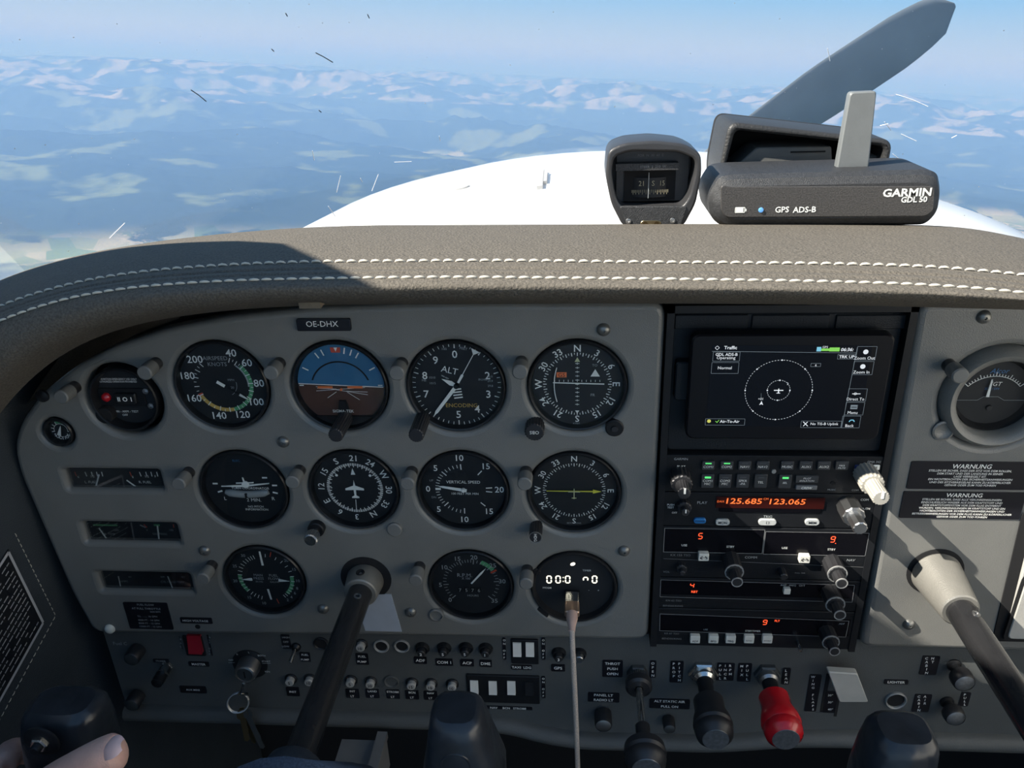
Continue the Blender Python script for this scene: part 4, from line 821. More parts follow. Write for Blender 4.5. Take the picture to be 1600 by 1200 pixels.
for r_ in ((380, 326, 527, 378), (372, 386, 520, 448), (1088, 340, 1183, 366), (336, 705, 556, 742), (880, 718, 1103, 756), (1200, 295, 1297, 372), (1180, 380, 1280, 455), (1150, 535, 1243, 606), (1135, 612, 1228, 684), (1115, 690, 1207, 757), (935, 391, 988, 409)): f.fr(*c1(r_[0], r_[1]), *c1(r_[2], r_[3]), 0.00025, M_SCB, 0.0004)
cx_, cy_ = loc_of(tb, *c1(750, 543)); k = f.mb(M_SCW, 0.0006)
for rad, n_ in (((sx1-sx0)*0.214, 72), ((sx1-sx0)*0.072, 30)):
    for i in range(n_):
        a0, a1 = 2*PI*i/n_, 2*PI*(i+0.5)/n_; k.line((cx_+rad*math.cos(a0), cy_+rad*math.sin(a0)), (cx_+rad*math.cos(a1), cy_+rad*math.sin(a1)), 0.0003, 0.0006)
    for i in range(8 if rad > 0.02 else 4): a0 = 2*PI*i/(8 if rad > 0.02 else 4); k.poly(circ(0.0006, 8, 0, 2*PI, cx_+rad*math.cos(a0), cy_+rad*math.sin(a0)), 0.0007)
k.poly([(cx_-0.0035, cy_-0.0004), (cx_+0.0035, cy_-0.0004), (cx_+0.0035, cy_+0.0004), (cx_-0.0035, cy_+0.0004)], 0.0007); k.poly([(cx_-0.0005, cy_-0.0025), (cx_+0.0005, cy_-0.0025), (cx_+0.0003, cy_+0.0015), (cx_-0.0003, cy_+0.0015)], 0.0007); k.poly([(cx_-0.0014, cy_-0.0026), (cx_+0.0014, cy_-0.0026), (cx_+0.0014, cy_-0.0021), (cx_-0.0014, cy_-0.0021)], 0.0007)
x, y = f.l(*c1(652, 616)); k.poly([(x-0.0015, y-0.0016), (x, y-0.0008), (x+0.0015, y-0.0016), (x, y+0.0020)], 0.0007); f.ln([c1(651, 560), c1(651, 586)], 0.0002, M_SCB, 0.0006)
x, y = f.l(*c1(402, 302)); k.pline([(x-0.0016, y), (x, y+0.0016), (x+0.0016, y), (x, y-0.0016)], 0.0003, 0.0006, True)
for x_, y_ in ((1245, 325), (1228, 408)): x, y = f.l(*c1(x_, y_)); k.poly(circ(0.0019, 16, 0, 2*PI, x, y), 0.0006)
f.r(*c1(1040, 300), *c1(1095, 322), M_SCG, 0.0006); f.r(*c1(993, 306), *c1(1038, 320), M_SCG, 0.0005); f.r(*c1(968, 297), *c1(990, 322), M_SCC, 0.0006); f.r(*c1(1160, 626), *c1(1196, 650), M_SCB, 0.0006); f.ln([c1(1163, 638), c1(1194, 638)], 0.0006, M_SCR, 0.0008)
x, y = f.l(*c1(355, 718)); f.mb(M_SCY, 0.0006).poly(circ(0.0015, 12, 0, 2*PI, x, y), 0.0006); f.ln([c1(392, 718), c1(400, 726), c1(412, 712)], 0.0005, M_SCG, 0.0006)
f.ln([c1(890, 722), c1(915, 746)], 0.0006, M_SCW, 0.0006); f.ln([c1(915, 722), c1(890, 746)], 0.0006, M_SCW, 0.0006); f.ln([c1(1150, 722), c1(1158, 712), c1(1175, 712), c1(1180, 722)], 0.0007, M_SCC, 0.0006)
f.ln([c1(1168, 563), c1(1215, 563)], 0.0006, M_SCW, 0.0006); T1('D', 1188, 563, 4.2)
f.build(names={'screen_white': 'screen_print', 'screen_grey': 'screen_frames', 'screen_green': 'green_icons', 'screen_yellow': 'yellow_icon', 'screen_cyan': 'cyan_icons', 'lit_screen_black': 'icon_gaps'})
# radio modules
def module(name, label, v0, v1, cat='radio'):
    vm = (v0+v1)/2; T = pthing(name, label, cat, 1190, vm, YP-0.001, 'radios in the stack')
    zt = loc_of(T, 1190, v0)[1]; zb_ = loc_of(T, 1190, v1)[1]; x0, x1 = RX0+0.0056-T.location.x, RX1-0.0056-T.location.x
    MB().prism(rrect(x1-x0, zt-zb_-0.0006, 0.0008, (x0+x1)/2, (zt+zb_)/2), -0.010, 0.0, 0.0005).build('face_plate', M_RFACE, T)
    return T, Face(T, 0.0)
def button(T, u, v, wpx, hpx, m, h=0.0022, r=0.0008, lines=(), ink=None, cap=3.6, led=None, name='button', **kw):
    x, y = loc_of(T, u, v, h); w_, h_ = wpx*0.00049, hpx*0.00049
    o = MB().prism(rrect(w_, h_, r, x, y), 0, h, 0.0004).build(name, m, T); n_ = len(lines)
    if lines:
        k = MB()
        for i, s_ in enumerate(lines): k.text(s_, x, y+((n_-1)/2-i)*cap*0.00070-(0.0008 if led else 0), cap*0.0005/0.7, h+0.0002, **kw)
        k.build('lettering', ink or M_WHITE, o, smooth=0)
    if led: MB().box((x, y+h_*0.30, h+0.0001), (w_*0.48, h_*0.13, 0.0004)).build('indicator_lamp', led, o, smooth=0)
    return o
def dual_knob(T, u, v, r0, h0, r1, h1, m=M_KNOB, m2=None, n=12, ring=None, mark=False):
    x, y = loc_of(T, u, v); o = knob(T, x, y, r0, 0.0, h0, m, n=n, name='outer_knob'); 
    if ring: MB().lathe([(r0*0.86, h0-0.0002), (r0*1.02, h0-0.0001), (r0*1.02, h0-0.0012)], 28, x, y).build('knob_ring', ring, o)
    o2 = knob(T, x, y, r1, h0, h1, m2 or m, n=n, name='inner_knob')
    if ring: MB().lathe([(r1*0.80, h1), (r1*0.98, h1+0.0001), (r1*1.0, h1-0.0008)], 24, x, y).build('knob_ring', ring, o2)
    if mark: MB().box((x+r1*0.1, y+r1*0.45, h1+0.0002), (r1*0.28, r1*0.9, 0.0006)).build('pointer_mark', M_WHITE, o2, smooth=0)
M_RING = mat('grey_ring', (0.28, 0.28, 0.27), 0.4)
OFFL = mat('unlit_lamp', (0.06, 0.065, 0.07), 0.4)
# audio panel
T, f = module('audio_panel', 'audio selector panel with two rows of keys and green lamps', 712, 770)
for x, s_, g_ in ((365, 'COM1', 1), (487, 'COM2', 1), (605, 'NAV1', 0), (725, 'NAV2', 0), (885, 'MUSIC', 0), (1008, 'AUX1', 0), (1127, 'AUX2', 0), (1245, 'MKR', 0)):
    button(T, *c2(x, 160), 21, 16, M_RBTN, lines=(s_,) if s_ != 'MKR' else ('MKR', 'MUTE'), cap=4.2 if s_ != 'MKR' else 3.2, led=M_LEDG if g_ else OFFL, shear=0.12, name='key')
for x, L_, g_ in ((360, ('COM1', 'MIC'), 1), (475, ('COM2', 'MIC'), 0), (592, ('SPKR', '-PA'), 0), (710, ('TEL',), 0)):
    button(T, *c2(x, 262), 21, 26, M_RBTN, lines=L_, cap=4.2, led=M_LEDG if g_ else OFFL, shear=0.12, name='key')
button(T, *c2(870, 265), 21, 26, M_RBTN, lines=('SEL',), cap=3.6, led=M_LEDG, shear=0.15, name='key'); button(T, *c2(1015, 250), 37, 14, M_RBTN, lines=('PILOT', 'ISOLATION'), cap=3.2, shear=0.15, name='key')
button(T, *c2(1012, 305), 35, 8, mat('grey_key', (0.16, 0.16, 0.16), 0.4), lines=('CREW',), cap=4.2, bold=0.02, shear=0.2, name='key')
x, y = f.l(*c2(795, 195)); post(T, x, y, 0.0020, 0, 0.0010, M_RING, 'light_sensor'); x, y = f.l(*c2(1185, 272)); post(T, x, y, 0.0022, 0, 0.0004, M_VOID, 'headset_socket')
f.t('GARMIN', *c2(185, 113), 4.2, M_DIM); f.t('PLAY', *c2(188, 162), 4.4); f.t('GMA 342', *c2(1455, 132), 3.8, M_DIM, shear=0.15); f.t('MUSIC', *c2(1175, 315), 3.2, M_DIM); f.t('COM', *c2(1330, 318), 3.4, M_DIM)
for x, m_, s_, ink in ((1350, mat('dark_blue_box', (0.01, 0.02, 0.10), 0.4), 'O', M_DIM), (1414, mat('red_box', (0.22, 0.02, 0.02), 0.4), 'M', M_WHITE), (1472, M_WHITE, 'I', M_LABEL)): button(T, *c2(x, 172), 10.5, 9.5, m_, 0.0008, lines=(s_,), ink=ink, cap=5.2, name='marker_lamp', bold=0.02)
dual_knob(T, 1062, 742, 0.0088, 0.016, 0.0056, 0.029, n=16, mark=True)
M_LK = mat('grey_white_knob', (0.40, 0.38, 0.33), 0.4)
dual_knob(T, 1351, 738, 0.0094, 0.020, 0.0066, 0.039, M_LK, M_LK, n=18, mark=True)
f.build()
# com radio
T, f = module('com_radio', 'communication radio showing two orange frequencies on its display', 770.5, 824)
MB().prism(rrect(0.0835, 0.0150, 0.0015, *f.l(*c2(772, 414))), 0, 0.0008, 0.0003).build('display', M_LCD, T)
f.r(*c2(420, 358), *c2(1122, 440), mat('amber_backlight', (0.035, 0.005, 0.004), 0.4, spec=0.2), 0.0010)
f.t('125.685', *c2(600, 386), 10.6, M_LEDO, h=0.0013, shear=0.10, width=0.0290, bold=0.012); f.t('123.065', *c2(885, 390), 10.6, M_LEDO, h=0.0013, shear=0.10, width=0.0290, bold=0.012); f.t('DAX', *c2(446, 388), 4, M_LEDO, h=0.0013); f.t('CM', *c2(742, 372), 4, M_LEDO, h=0.0013)
f.t('PLAY', *c2(325, 400), 5.2, M_DIM); f.t('PUSH', *c2(118, 414), 3.6); f.t('TEST', *c2(117, 432), 3.6); f.t('OFF', *c2(142, 466), 3.6); f.t('TRIG', *c2(755, 492), 4.8, M_DIM); f.t('COM', *c2(1392, 381), 4.0); f.t('PUSH', *c2(1400, 440), 4.0)
button(T, *c2(310, 524), 21, 10.5, mat('blue_key', (0.02, 0.16, 0.42), 0.4), r=0.0025, lines=('POWER',), ink=M_LABEL, cap=3.2)
for x, s_, wd in ((460, 'MON', 24), (755, '( )', 30), (1050, 'MEM', 24)): button(T, *c2(x, 534), wd, 12, mat('pale_key', (0.46, 0.47, 0.45), 0.5), r=0.0027, lines=(s_,), ink=M_LABEL, cap=4.4, bold=0.012)
dual_knob(T, 1068, 789, 0.0062, 0.006, 0.0036, 0.012, n=14, mark=True)
dual_knob(T, 1324, 789, 0.0092, 0.018, 0.0058, 0.034, M_STEEL, M_STEEL, n=10)
f.build(names={'orange_led': 'display_digits', 'amber_backlight': 'display_window'})
# nav/com
T, f = module('nav_com_radio', 'navigation and communication radio with two framed red-digit windows', 824.5, 905)
for r_ in ((78, 568, 718, 735), (742, 590, 1395, 750)):
    f.r(*c2(r_[0], r_[1]), *c2(r_[2], r_[3]), M_LCD, 0.0002); f.fr(*c2(r_[0], r_[1]), *c2(r_[2], r_[3]), 0.0005, M_LINE, 0.0005)
for ch, x, y_ in (('5', 313, 618), ('9', 1183, 640)): x, y = f.l(*c2(x, y_)); seg7(f.mb(M_LEDR, 0.0008), ch, x, y, 0.0032, 0.0056, 0.0008, 0.0008, sh=0.12)
x, y = f.l(*c2(1200, 666)); f.mb(M_LEDR, 0.0008).poly(circ(0.0005, 8, 0, 2*PI, x, y), 0.0008)
f.t('USE', *c2(207, 680), 4.2); f.t('STBY', *c2(510, 690), 4.2); f.t('USE', *c2(867, 698), 4.2); f.t('STBY', *c2(1175, 708), 4.2); f.t('KX 155 TSO', *c2(182, 745), 4.6, M_LINE); f.t('COMM', *c2(645, 760), 4.8, M_DIM); f.t('NAV', *c2(1303, 778), 4.8, M_DIM, shear=0.15)
f.ln([c2(70, 768), c2(1400, 825)], 0.0003, M_LINE); f.t('PULL 25K', *c3(1000, 180), 3, M_LINE); f.t('VOL', *c3(165, 172), 4.2, M_LINE)
for x, y_ in ((335, 764), (1000, 778)): button(T, *c2(x, y_), 18, 15, M_IVORY, 0.005, lines=('\u2194',), ink=M_LABEL, cap=7, bold=0.03)
dual_knob(T, 1141, 872, 0.0078, 0.020, 0.0048, 0.033, n=12, ring=M_RING); dual_knob(T, 1299, 877, 0.0080, 0.018, 0.0050, 0.030, n=12, ring=M_RING)
x, y = f.l(1221, 891); knob(T, x, y, 0.0036, 0, 0.010, M_KNOB, n=10); x, y = f.l(1066, 888); dual_knob(T, 1064, 884, 0.0048, 0.006, 0.0026, 0.011, n=12)
f.build(names={'red_led': 'display_digits', 'lcd_black': 'display_window', 'grey_print': 'frame_print'})
# DME
T, f = module('distance_radio', 'distance measuring radio with a red digit four and ivory slide switch', 905.5, 953)
f.r(*c3(132, 228), *c3(1335, 340), M_LCD, 0.0002); f.ln([c3(130, 222), c3(1340, 256), c3(1325, 362), c3(125, 328)], 0.0005, M_LINE, closed=True)
x, y = f.l(*c3(325, 256)); seg7(f.mb(M_LEDR, 0.0008), '4', x, y, 0.0030, 0.0044, 0.0008, 0.0008, sh=0.12); f.t('RBT', *c3(340, 295), 4.6, M_LEDR, h=0.0008, bold=0.02)
f.t('RMT   FREQ   GS/T', *c3(955, 258), 3.6, M_DIM); f.t('KN 62 TSO', *c3(210, 352), 4, M_LINE); f.t('BENDIX/KING', *c3(205, 385), 4, M_LINE)
button(T, *c3(920, 300), 12, 12, M_IVORY, 0.004, name='slide_switch'); dual_knob(T, 1296, 924, 0.0080, 0.018, 0.0050, 0.031, n=12, ring=M_RING)
f.build(names={'red_led': 'display_digits', 'lcd_black': 'display_window', 'grey_print': 'frame_print'})
# ADF
T, f = module('direction_finder_radio', 'lowest radio with red digit nine and five ivory keys', 953.5, 1012)
f.r(*c3(128, 442), *c3(1300, 575), M_LCD, 0.0002); f.ln([c3(125, 435), c3(1305, 480), c3(1285, 580), c3(122, 540)], 0.0005, M_LINE, closed=True)
x, y = f.l(*c3(780, 486)); seg7(f.mb(M_LEDR, 0.0008), '9', x, y, 0.0032, 0.0050, 0.0008, 0.0008, sh=0.12); f.t('FLT', *c3(857, 477), 4.2, M_LEDR, h=0.0008, bold=0.02)
f.t('ADF', *c3(1260, 497), 3.6, M_DIM, shear=0.15); f.t('USE', *c3(410, 533), 3.4, M_DIM); f.t('STBY/TIMER', *c3(705, 542), 3.6); f.t('KR 87 TSO', *c3(198, 558), 4, M_LINE); f.t('BENDIX/KING', *c3(198, 590), 4, M_LINE)
for x, s_ in ((345, 'ADF'), (460, 'BFO'), (568, 'FRQ'), (683, 'FLT/ET'), (797, 'SET/RST')): button(T, *c3(x, 600), 18, 17, M_IVORY, 0.004, lines=('', s_), ink=M_LABEL, cap=4.0 if len(s_) < 4 else 2.6, bold=0.015, name='key')
x, y = f.l(*c3(985, 610)); post(T, x, y, 0.0018, 0, 0.012, M_CHROME, 'toggle'); dual_knob(T, 1291, 986, 0.0074, 0.015, 0.0046, 0.026, n=12, ring=M_RING)
f.build(names={'red_led': 'display_digits', 'lcd_black': 'display_window', 'grey_print': 'frame_print'})

# ------------------------------------------------------------------ lower switch panel
YS = YP+0.012
M_SUB = mat('dark_grey_panel', (0.085, 0.09, 0.089), 0.55, bump=0.3, bscale=1000, var=0.06, vscale=20)
sp = pthing('switch_panel', 'grey lower switch panel with rounded bottom lip', 'switch panel', 800, 1070, YS)
Q = lambda u, v: loc_of(sp, u, v)
ytop = Q(800, 985)[1]; xl_, xr_ = -0.375, 0.66-sp.location.x
lip = [(150, 1098), (330, 1103), (676, 1113), (770, 1113), (835, 1130), (880, 1143), (1032, 1146), (1142, 1149), (1190, 1141), (1280, 1139), (1461, 1144), (1600, 1148), (1700, 1151)]
lp = [Q(*p) for p in lip]; lp = [(-0.470-sp.location.x, lp[0][1])]+lp[1:-1]+[(xr_, lp[-1][1])]
bot = [(float(x), float(y)) for x, y in zip(np.linspace(lp[0][0], lp[-1][0], 80), np.convolve(np.pad(np.interp(np.linspace(lp[0][0], lp[-1][0], 80), [p[0] for p in lp], [p[1] for p in lp]), 2, mode='edge'), np.ones(5)/5, 'valid'))]
k = MB(); k.grid([[(x, ytop, 0.0), (x, (ytop+y)/2, 0.0), (x, y, 0.0)] for x, y in bot], flip=True); k.build('switch_plate', M_SUB, sp, smooth=60)
k = MB(); prof = [(0, 0), (-0.0006, 0.004), (-0.003, 0.0085), (-0.008, 0.0112), (-0.013, 0.0105), (-0.0155, 0.007), (-0.016, -0.02)]
k.grid([[(x, y+a, b_) for a, b_ in prof] for x, y in bot], flip=True); k.build('bottom_lip', M_SUB, sp, smooth=60)
def tape(lines, u, v, wpx, hpx, cap, vert=False, ink=None, T=None, h=0.0, dv=None):
    """small black engraved label; vert stacks the letters"""
    T = T or sp; n_ = len(lines)
    L_ = []
    for i, s_ in enumerate(lines):
        if vert:
            uu = u+(i-(n_-1)/2)*wpx/max(n_, 1)*0.95; m_ = len(s_); step = hpx/max(max(len(q_) for q_ in lines)+0.3, 1)
            for j, ch in enumerate(s_):
                if ch != ' ': L_.append((ch, (uu-(j-(m_-1)/2)*step*(u-895)/2600*-1*-1*1.0 if False else uu, v+(j-(max(len(q_) for q_ in lines)-1)/2)*step)))
        else: L_.append((s_, (u, v+(i-(n_-1)/2)*(dv or cap*1.75))))
    return placard(T, L_, u-wpx/2, v-hpx/2, u+wpx/2, v+hpx/2, cap*1.12, ink=ink, name='label_plate', proud=0.0007, h0=h, bold=0.014)
tape(['HIGH', 'OFF', 'LOW'], 447, 1002, 18, 22, 4, ink=M_DIM); tape(['FUEL', 'PUMP'], 477, 1026, 19, 15, 4.2); tape(['FUEL', 'PUMP'], 566, 1029, 22, 18, 4.6)
for s_, u, v, w_ in (('ADF', 657, 1031, 21), ('COM 1', 694, 1034, 28), ('ACP', 730, 1035, 22), ('DME', 759, 1036, 20), ('GPS', 872, 1043, 22)): tape([s_], u, v, w_, 11.5, 6)
for L_, u, v in ((['INST'], 458, 1080), (['INT', 'LT'], 551, 1083), (['LAND', 'LT'], 582, 1083), (['STROBE', 'LT'], 614, 1084), (['BCN', 'LT'], 644, 1085), (['NAV', 'LT'], 673, 1086), (['PITOT', 'HT'], 705, 1087)): tape(L_, u, v, 23, 14.5, 4.4)
tape(['TAXI  LDG'], 815, 1042, 33, 8, 5); tape(['ON OFF'], 788, 1013, 7, 34, 4, True); tape(['ON OFF'], 849, 1013, 7, 34, 4, True); tape(['NAV     BCN   STROBE'], 794, 1105.5, 76, 7, 4.6); tape(['ON OFF'], 849, 1073, 7, 34, 4, True)
tape(['MASTER'], 311, 1037, 34, 8, 5); tape(['AUX MIKE'], 302, 1077, 44, 12, 4); tape(['PRIMER'], 252, 1032, 26, 6, 4, ink=M_DIM); tape(['BAT'], 283, 1004, 6, 20, 3.6, True, M_DIM); tape(['ALT OFF'], 328, 1008, 6, 32, 3.6, True, M_DIM)
tape(['THROT', 'PUSH', 'OPEN'], 957, 1044, 31, 27, 5.4, dv=8); tape(['OPEN'], 1020, 1045, 8.5, 27, 5, True); tape(['PROP', 'PITCH'], 1057, 1049, 18, 34, 5, True); tape(['PULL', 'INCR', 'RPM'], 1133, 1049, 25, 28, 5, True); tape(['MIX', 'PULL'], 1163, 1050, 18, 29, 5, True); tape(['LEAN'], 1228, 1056, 8.5, 26, 5, True)
tape(['ALT STATIC AIR', 'PULL ON'], 1046, 1099, 62, 17, 5.2, dv=8); o = tape(['PANEL LT', 'RADIO LT'], 943, 1089, 49, 16, 5.4, dv=7.5)
tape(['WING FLAPS'], 1270, 1082, 9, 58, 4.6, True); tape(['LIGHTER'], 1400, 1065, 36, 8, 5); tape(['CABIN', 'HT'], 1452, 1039, 20, 30, 4.8, True); tape(['CABIN', 'AIR'], 1440, 1098, 20, 28, 4.8, True); tape(['PULL'], 1507, 1092, 9, 22, 4.6, True)
f = Face(sp); f.t('Fuel C', 188, 1005, 8, M_DIM); f.build()
# round breakers and knobs
M_BRK = mat('breaker_button', (0.42, 0.41, 0.38), 0.5); 
bcol = MB().lathe([(0.0064, 0), (0.0064, 0.0014), (0.0052, 0.0024), (0.0046, 0.0012), (0.0046, 0)], 22).mesh('collar', M_SATIN); bbut = MB().lathe([(0.0044, 0), (0.0044, 0.0058), (0.0038, 0.0066), (0, 0.0066)], 22).mesh('button', M_BRK)
def breaker(u, v, rating, label):
    T = pthing('circuit_breaker', label, 'circuit breaker', u, v, YS, 'push circuit breakers'); inst('collar', bcol, T); o = inst('button', bbut, T)
    if rating: MB().text(rating, 0, 0, 0.0048, 0.0068, bold=0.02).build('lettering', M_LABEL, o, smooth=0)
for u, v, rt, ph in ((455, 1060, '5', 'above the INST label'), (485, 1060, '10', 'next to the control column'), (549, 1062, '5', 'above the INT LT label'), (580, 1064, '20', 'above the LAND LT label'), (644, 1066, '15', 'above the BCN LT label'), (674, 1067, '10', 'above the NAV LT label'), (707, 1068, '10', 'above the PITOT HT label'), (565, 1006, '10', 'above the larger FUEL PUMP label')):
    breaker(u, v, rt, 'pale round circuit breaker '+ph)
for u, v, ph, m_ in ((596, 1009, 'left of a matching ring above STROBE', M_RING), (628, 1009, 'right of a matching ring above STROBE', M_RING), (502, 1005, 'half hidden behind the control column', M_SATIN), (612, 1064, 'above the STROBE LT label', M_SUB)):
    T = pthing('blank_socket', 'empty round socket ring '+ph, 'socket', u, v, YS, 'empty sockets'); MB().lathe([(0.0078, 0), (0.0078, 0.0014), (0.0068, 0.0020), (0.0058, 0.0010), (0.0056, -0.004)], 28).build('ring', m_, T); MB().lathe([(0.0056, 0.0004), (0, 0.0004)], 24).build('bore', M_VOID if m_ is not M_SUB else M_SUB, T)
for u, v, rt, ph in ((660, 1012, '2', 'ADF'), (694, 1012, '5', 'COM 1'), (728, 1012, '5', 'ACP'), (759, 1013, '1', 'DME'), (873, 1020, '3', 'GPS'), (905, 1021, '', '')):
    T = pthing('avionics_breaker', 'black round breaker above the %s label' % ph if ph else 'black round breaker just right of the charging cable', 'circuit breaker', u, v, YS, 'black avionics breakers')
    MB().lathe([(0.0072, 0), (0.0072, 0.0010), (0.0058, 0.0040), (0.0046, 0.0040), (0.0044, 0.002)], 24).build('collar', M_SATIN, T); o = MB().lathe([(0.0042, 0), (0.0040, 0.0085), (0.0034, 0.0092), (0, 0.0092)], 22).build('button', M_KNOB if rt else M_STEEL, T)
    if rt: MB().text(rt, 0, 0, 0.0046, 0.0094, bold=0.02).build('lettering', M_WHITE, o, smooth=0)
# rocker switches
def rocker(T, u, v, wpx, hpx, m, tilt=12):
    x, y = loc_of(T, u, v, 0.004); w_, h_ = wpx*0.00047, hpx*0.00047
    k = MB(); s_ = math.tan(R(tilt))*h_/2
    P = [(-h_/2, 0), (h_/2, 0), (h_/2, 0.004-s_*0.3), (h_*0.06, 0.0042+s_*0.1), (-h_/2, 0.0042+s_)]
    V = [(x-w_/2, y+a, b_) for a, b_ in P]+[(x+w_/2, y+a, b_) for a, b_ in P]; n_ = 5
    k.add(V, [tuple(range(4, -1, -1)), tuple(range(5, 10))]+[(i, (i+1) % 5, 5+(i+1) % 5, 5+i) for i in range(5)]); return k.build('rocker', m, T, smooth=0)
M_ROCK = mat('white_rocker', (0.78, 0.76, 0.70), 0.35)
def bank(name, label, u0, v0, u1, v1, rk):
    T = pthing(name, label, 'switch', (u0+u1)/2, (v0+v1)/2, YS, 'rocker switch banks'); a = loc_of(T, u0, v0); b2 = loc_of(T, u1, v1)
    MB().prism(rrect(b2[0]-a[0], a[1]-b2[1], 0.001), -0.0005, 0.0024, 0.0006).build('housing', M_DARK, T)
    for u, v, m_ in rk: rocker(T, u, v, 17, 32, m_)
    return T
bank('landing_light_switches', 'pair of white rocker switches above the TAXI LDG label', 798, 997, 842, 1036, ((808, 1015, M_ROCK), (828, 1015, M_ROCK)))
bank('exterior_light_switches', 'bank of three white rockers and a blank for nav, beacon and strobe', 729, 1052, 844, 1098, ((741, 1074, M_ROCK), (770, 1075, M_ROCK), (799, 1075, M_ROCK), (827, 1076, M_DARK)))
T = pthing('master_switch', 'red split master rocker switch above the MASTER label', 'switch', 304, 1008, YS); MB().prism(rrect(0.020, 0.025, 0.001), -0.0005, 0.002, 0.0005).build('housing', M_DARK, T)
rocker(T, 304, 1007, 29, 42, mat('red_rocker', (0.36, 0.012, 0.025), 0.35), 16)
# toggles and knobs on the left
T = pthing('fuel_pump_toggle', 'small chrome toggle beside the HIGH OFF LOW label', 'switch', 463, 1010, YS); MB().lathe([(0.0048, 0), (0.0048, 0.002), (0.003, 0.0045), (0.0018, 0.0045)], 18).build('nut', M_SATIN, T); MB().tube([(0, 0, 0.003), (-0.001, -0.003, 0.010), (-0.002, -0.006, 0.016)], [0.0014, 0.0018, 0.0024], 12).build('lever', M_CHROME, T)
def rknob(name, label, u, v, r, h, m, capm, cat='knob', y=None, stem=None, skirt=None):
    T = pthing(name, label, cat, u, v, y or YS)
    if stem: MB().lathe([(stem*1.5, 0), (stem*1.5, 0.002), (stem, 0.003), (stem, h*0.7)], 20).build('stem', M_SATIN, T)
    z0 = h*0.45 if stem else 0.0
    MB().lathe([(r*0.55, z0), (r*0.96, z0+h*0.10), (r, z0+(h-z0)*0.4), (r*0.94, h-0.001), (r*0.86, h)], 32).build('knob_body', m, T); MB().lathe([(r*0.86, h-0.0004), (r*0.60, h+0.0003), (0, h+0.0003)], 32).build('knob_cap', capm, T)
    return T
M_SPUN = mat('spun_aluminium', (0.42, 0.45, 0.48), 0.33, 0.9, var=0.2, vscale=300)
M_DKMET = mat('dull_metal', (0.10, 0.11, 0.115), 0.5, 0.7)
rknob('dimmer_knob', 'black knob with dull metal face under the Fuel C lettering', 217, 1013, 0.0082, 0.016, M_KNOB, M_DKMET)
rknob('trim_knob', 'lowest black knob with dull metal face below the chrome jack plug', 217, 1084, 0.0082, 0.016, M_KNOB, M_DKMET)
T = pthing('jack_plug', 'black jack plug with bright chrome fitting left of the master switch', 'plug', 262, 1040, YS)
MB().lathe([(0.0062, 0), (0.0062, 0.003), (0.0045, 0.0045), (0.0045, 0.006)], 6).build('hex_nut', M_CHROME, T, smooth=0); MB().lathe([(0.0056, 0.004), (0.0060, 0.020), (0.0055, 0.024), (0.0030, 0.025), (0, 0.025)], 24).build('plug_sleeve', M_SATIN, T); MB().lathe([(0.0062, 0.0115), (0.0064, 0.0125), (0.0062, 0.0135)], 24).build('chrome_band', M_CHROME, T); MB().box((0.003, 0.006, 0.010), (0.004, 0.006, 0.009)).build('clip', M_CHROME, T)
# ignition switch, key and ring
ig = pthing('ignition_switch', 'round ignition switch with silver lock barrel and START marking', 'switch', 391, 1037, YS); f = Face(ig)
MB().lathe([(0.0180, 0), (0.0180, 0.0010), (0.0174, 0.0014), (0, 0.0014)], 40).build('dial_plate', M_SATIN, ig); f.h = 0.0014
for s_, u, v in (('OFF', 361, 1031), ('R', 371, 1022), ('L', 389, 1019), ('BOTH', 409, 1024), ('START', 416, 1033), ('IGN', 418, 1049)): f.t(s_, u, v, 4.2)
f.ln([(357, 1035), (367, 1035)], 0.0003); f.ln([(410, 1036), (423, 1036)], 0.0003); f.build()
MB().lathe([(0.0118, 0.001), (0.0115, 0.006), (0.0108, 0.013), (0.0100, 0.015), (0.0082, 0.0155), (0.0080, 0.0145)], 36).build('lock_collar', M_STEEL, ig); MB().lathe([(0.0081, 0.010), (0.0078, 0.0150), (0, 0.0150)], 30).build('lock_barrel', M_DKMET, ig)
MB().box((0.0, 0.0, 0.0152), (0.0012, 0.008, 0.001)).build('key_slot', M_VOID, ig, smooth=0)
kr = pthing('key_ring', 'bunch of keys on a split ring hanging from the ignition lock', 'keys', 380, 1075, YS-0.017)
def tor(R_, r_, n=28, m_=8): 
    k = MB(); k.tube([(R_*math.cos(2*PI*i/n), R_*math.sin(2*PI*i/n), 0) for i in range(n+1)], r_, m_, False); return k
MB().tube([(0.0015, 0.006, 0), (-0.001, -0.002, 0.001), (-0.004, -0.006, 0.002)], [0.0016, 0.0014, 0.0016], 8).build('key_shank', M_CHROME, kr); MB().box((-0.0005, -0.006, 0.002), (0.010, 0.0022, 0.002)).build('key_bow', M_CHROME, kr)
for dz in (0, 0.0013): tor(0.0100, 0.0008).build('split_ring', M_STEEL, kr, (-0.006, -0.0150, 0.004+dz), (-0.35, 0.35, 0))
M_BRASS = mat('worn_brass', (0.30, 0.24, 0.14), 0.35, 1.0)
for i, (dx, rz, m_, ln_) in enumerate(((-0.001, 0.08, M_BRASS, 0.046), (0.002, 0.18, M_DKMET, 0.052), (-0.003, -0.02, M_BRASS, 0.040))):
    k = MB(); k.prism(rrect(0.0105, 0.012, 0.0045, 0, -0.005), -0.0006+0.0014*i, 0.0006+0.0014*i); k.prism([(-0.0028, -0.010), (-0.0026, -ln_), (0, -ln_-0.002), (0.0026, -ln_), (0.0022, -ln_*0.8), (0.0030, -ln_*0.7), (0.0024, -ln_*0.55), (0.0028, -0.010)], -0.0005+0.0014*i, 0.0005+0.0014*i); k.build('key', m_, kr, (-0.002+dx, -0.0235, 0.004), (0, 0.4*i-0.3, rz), smooth=0)
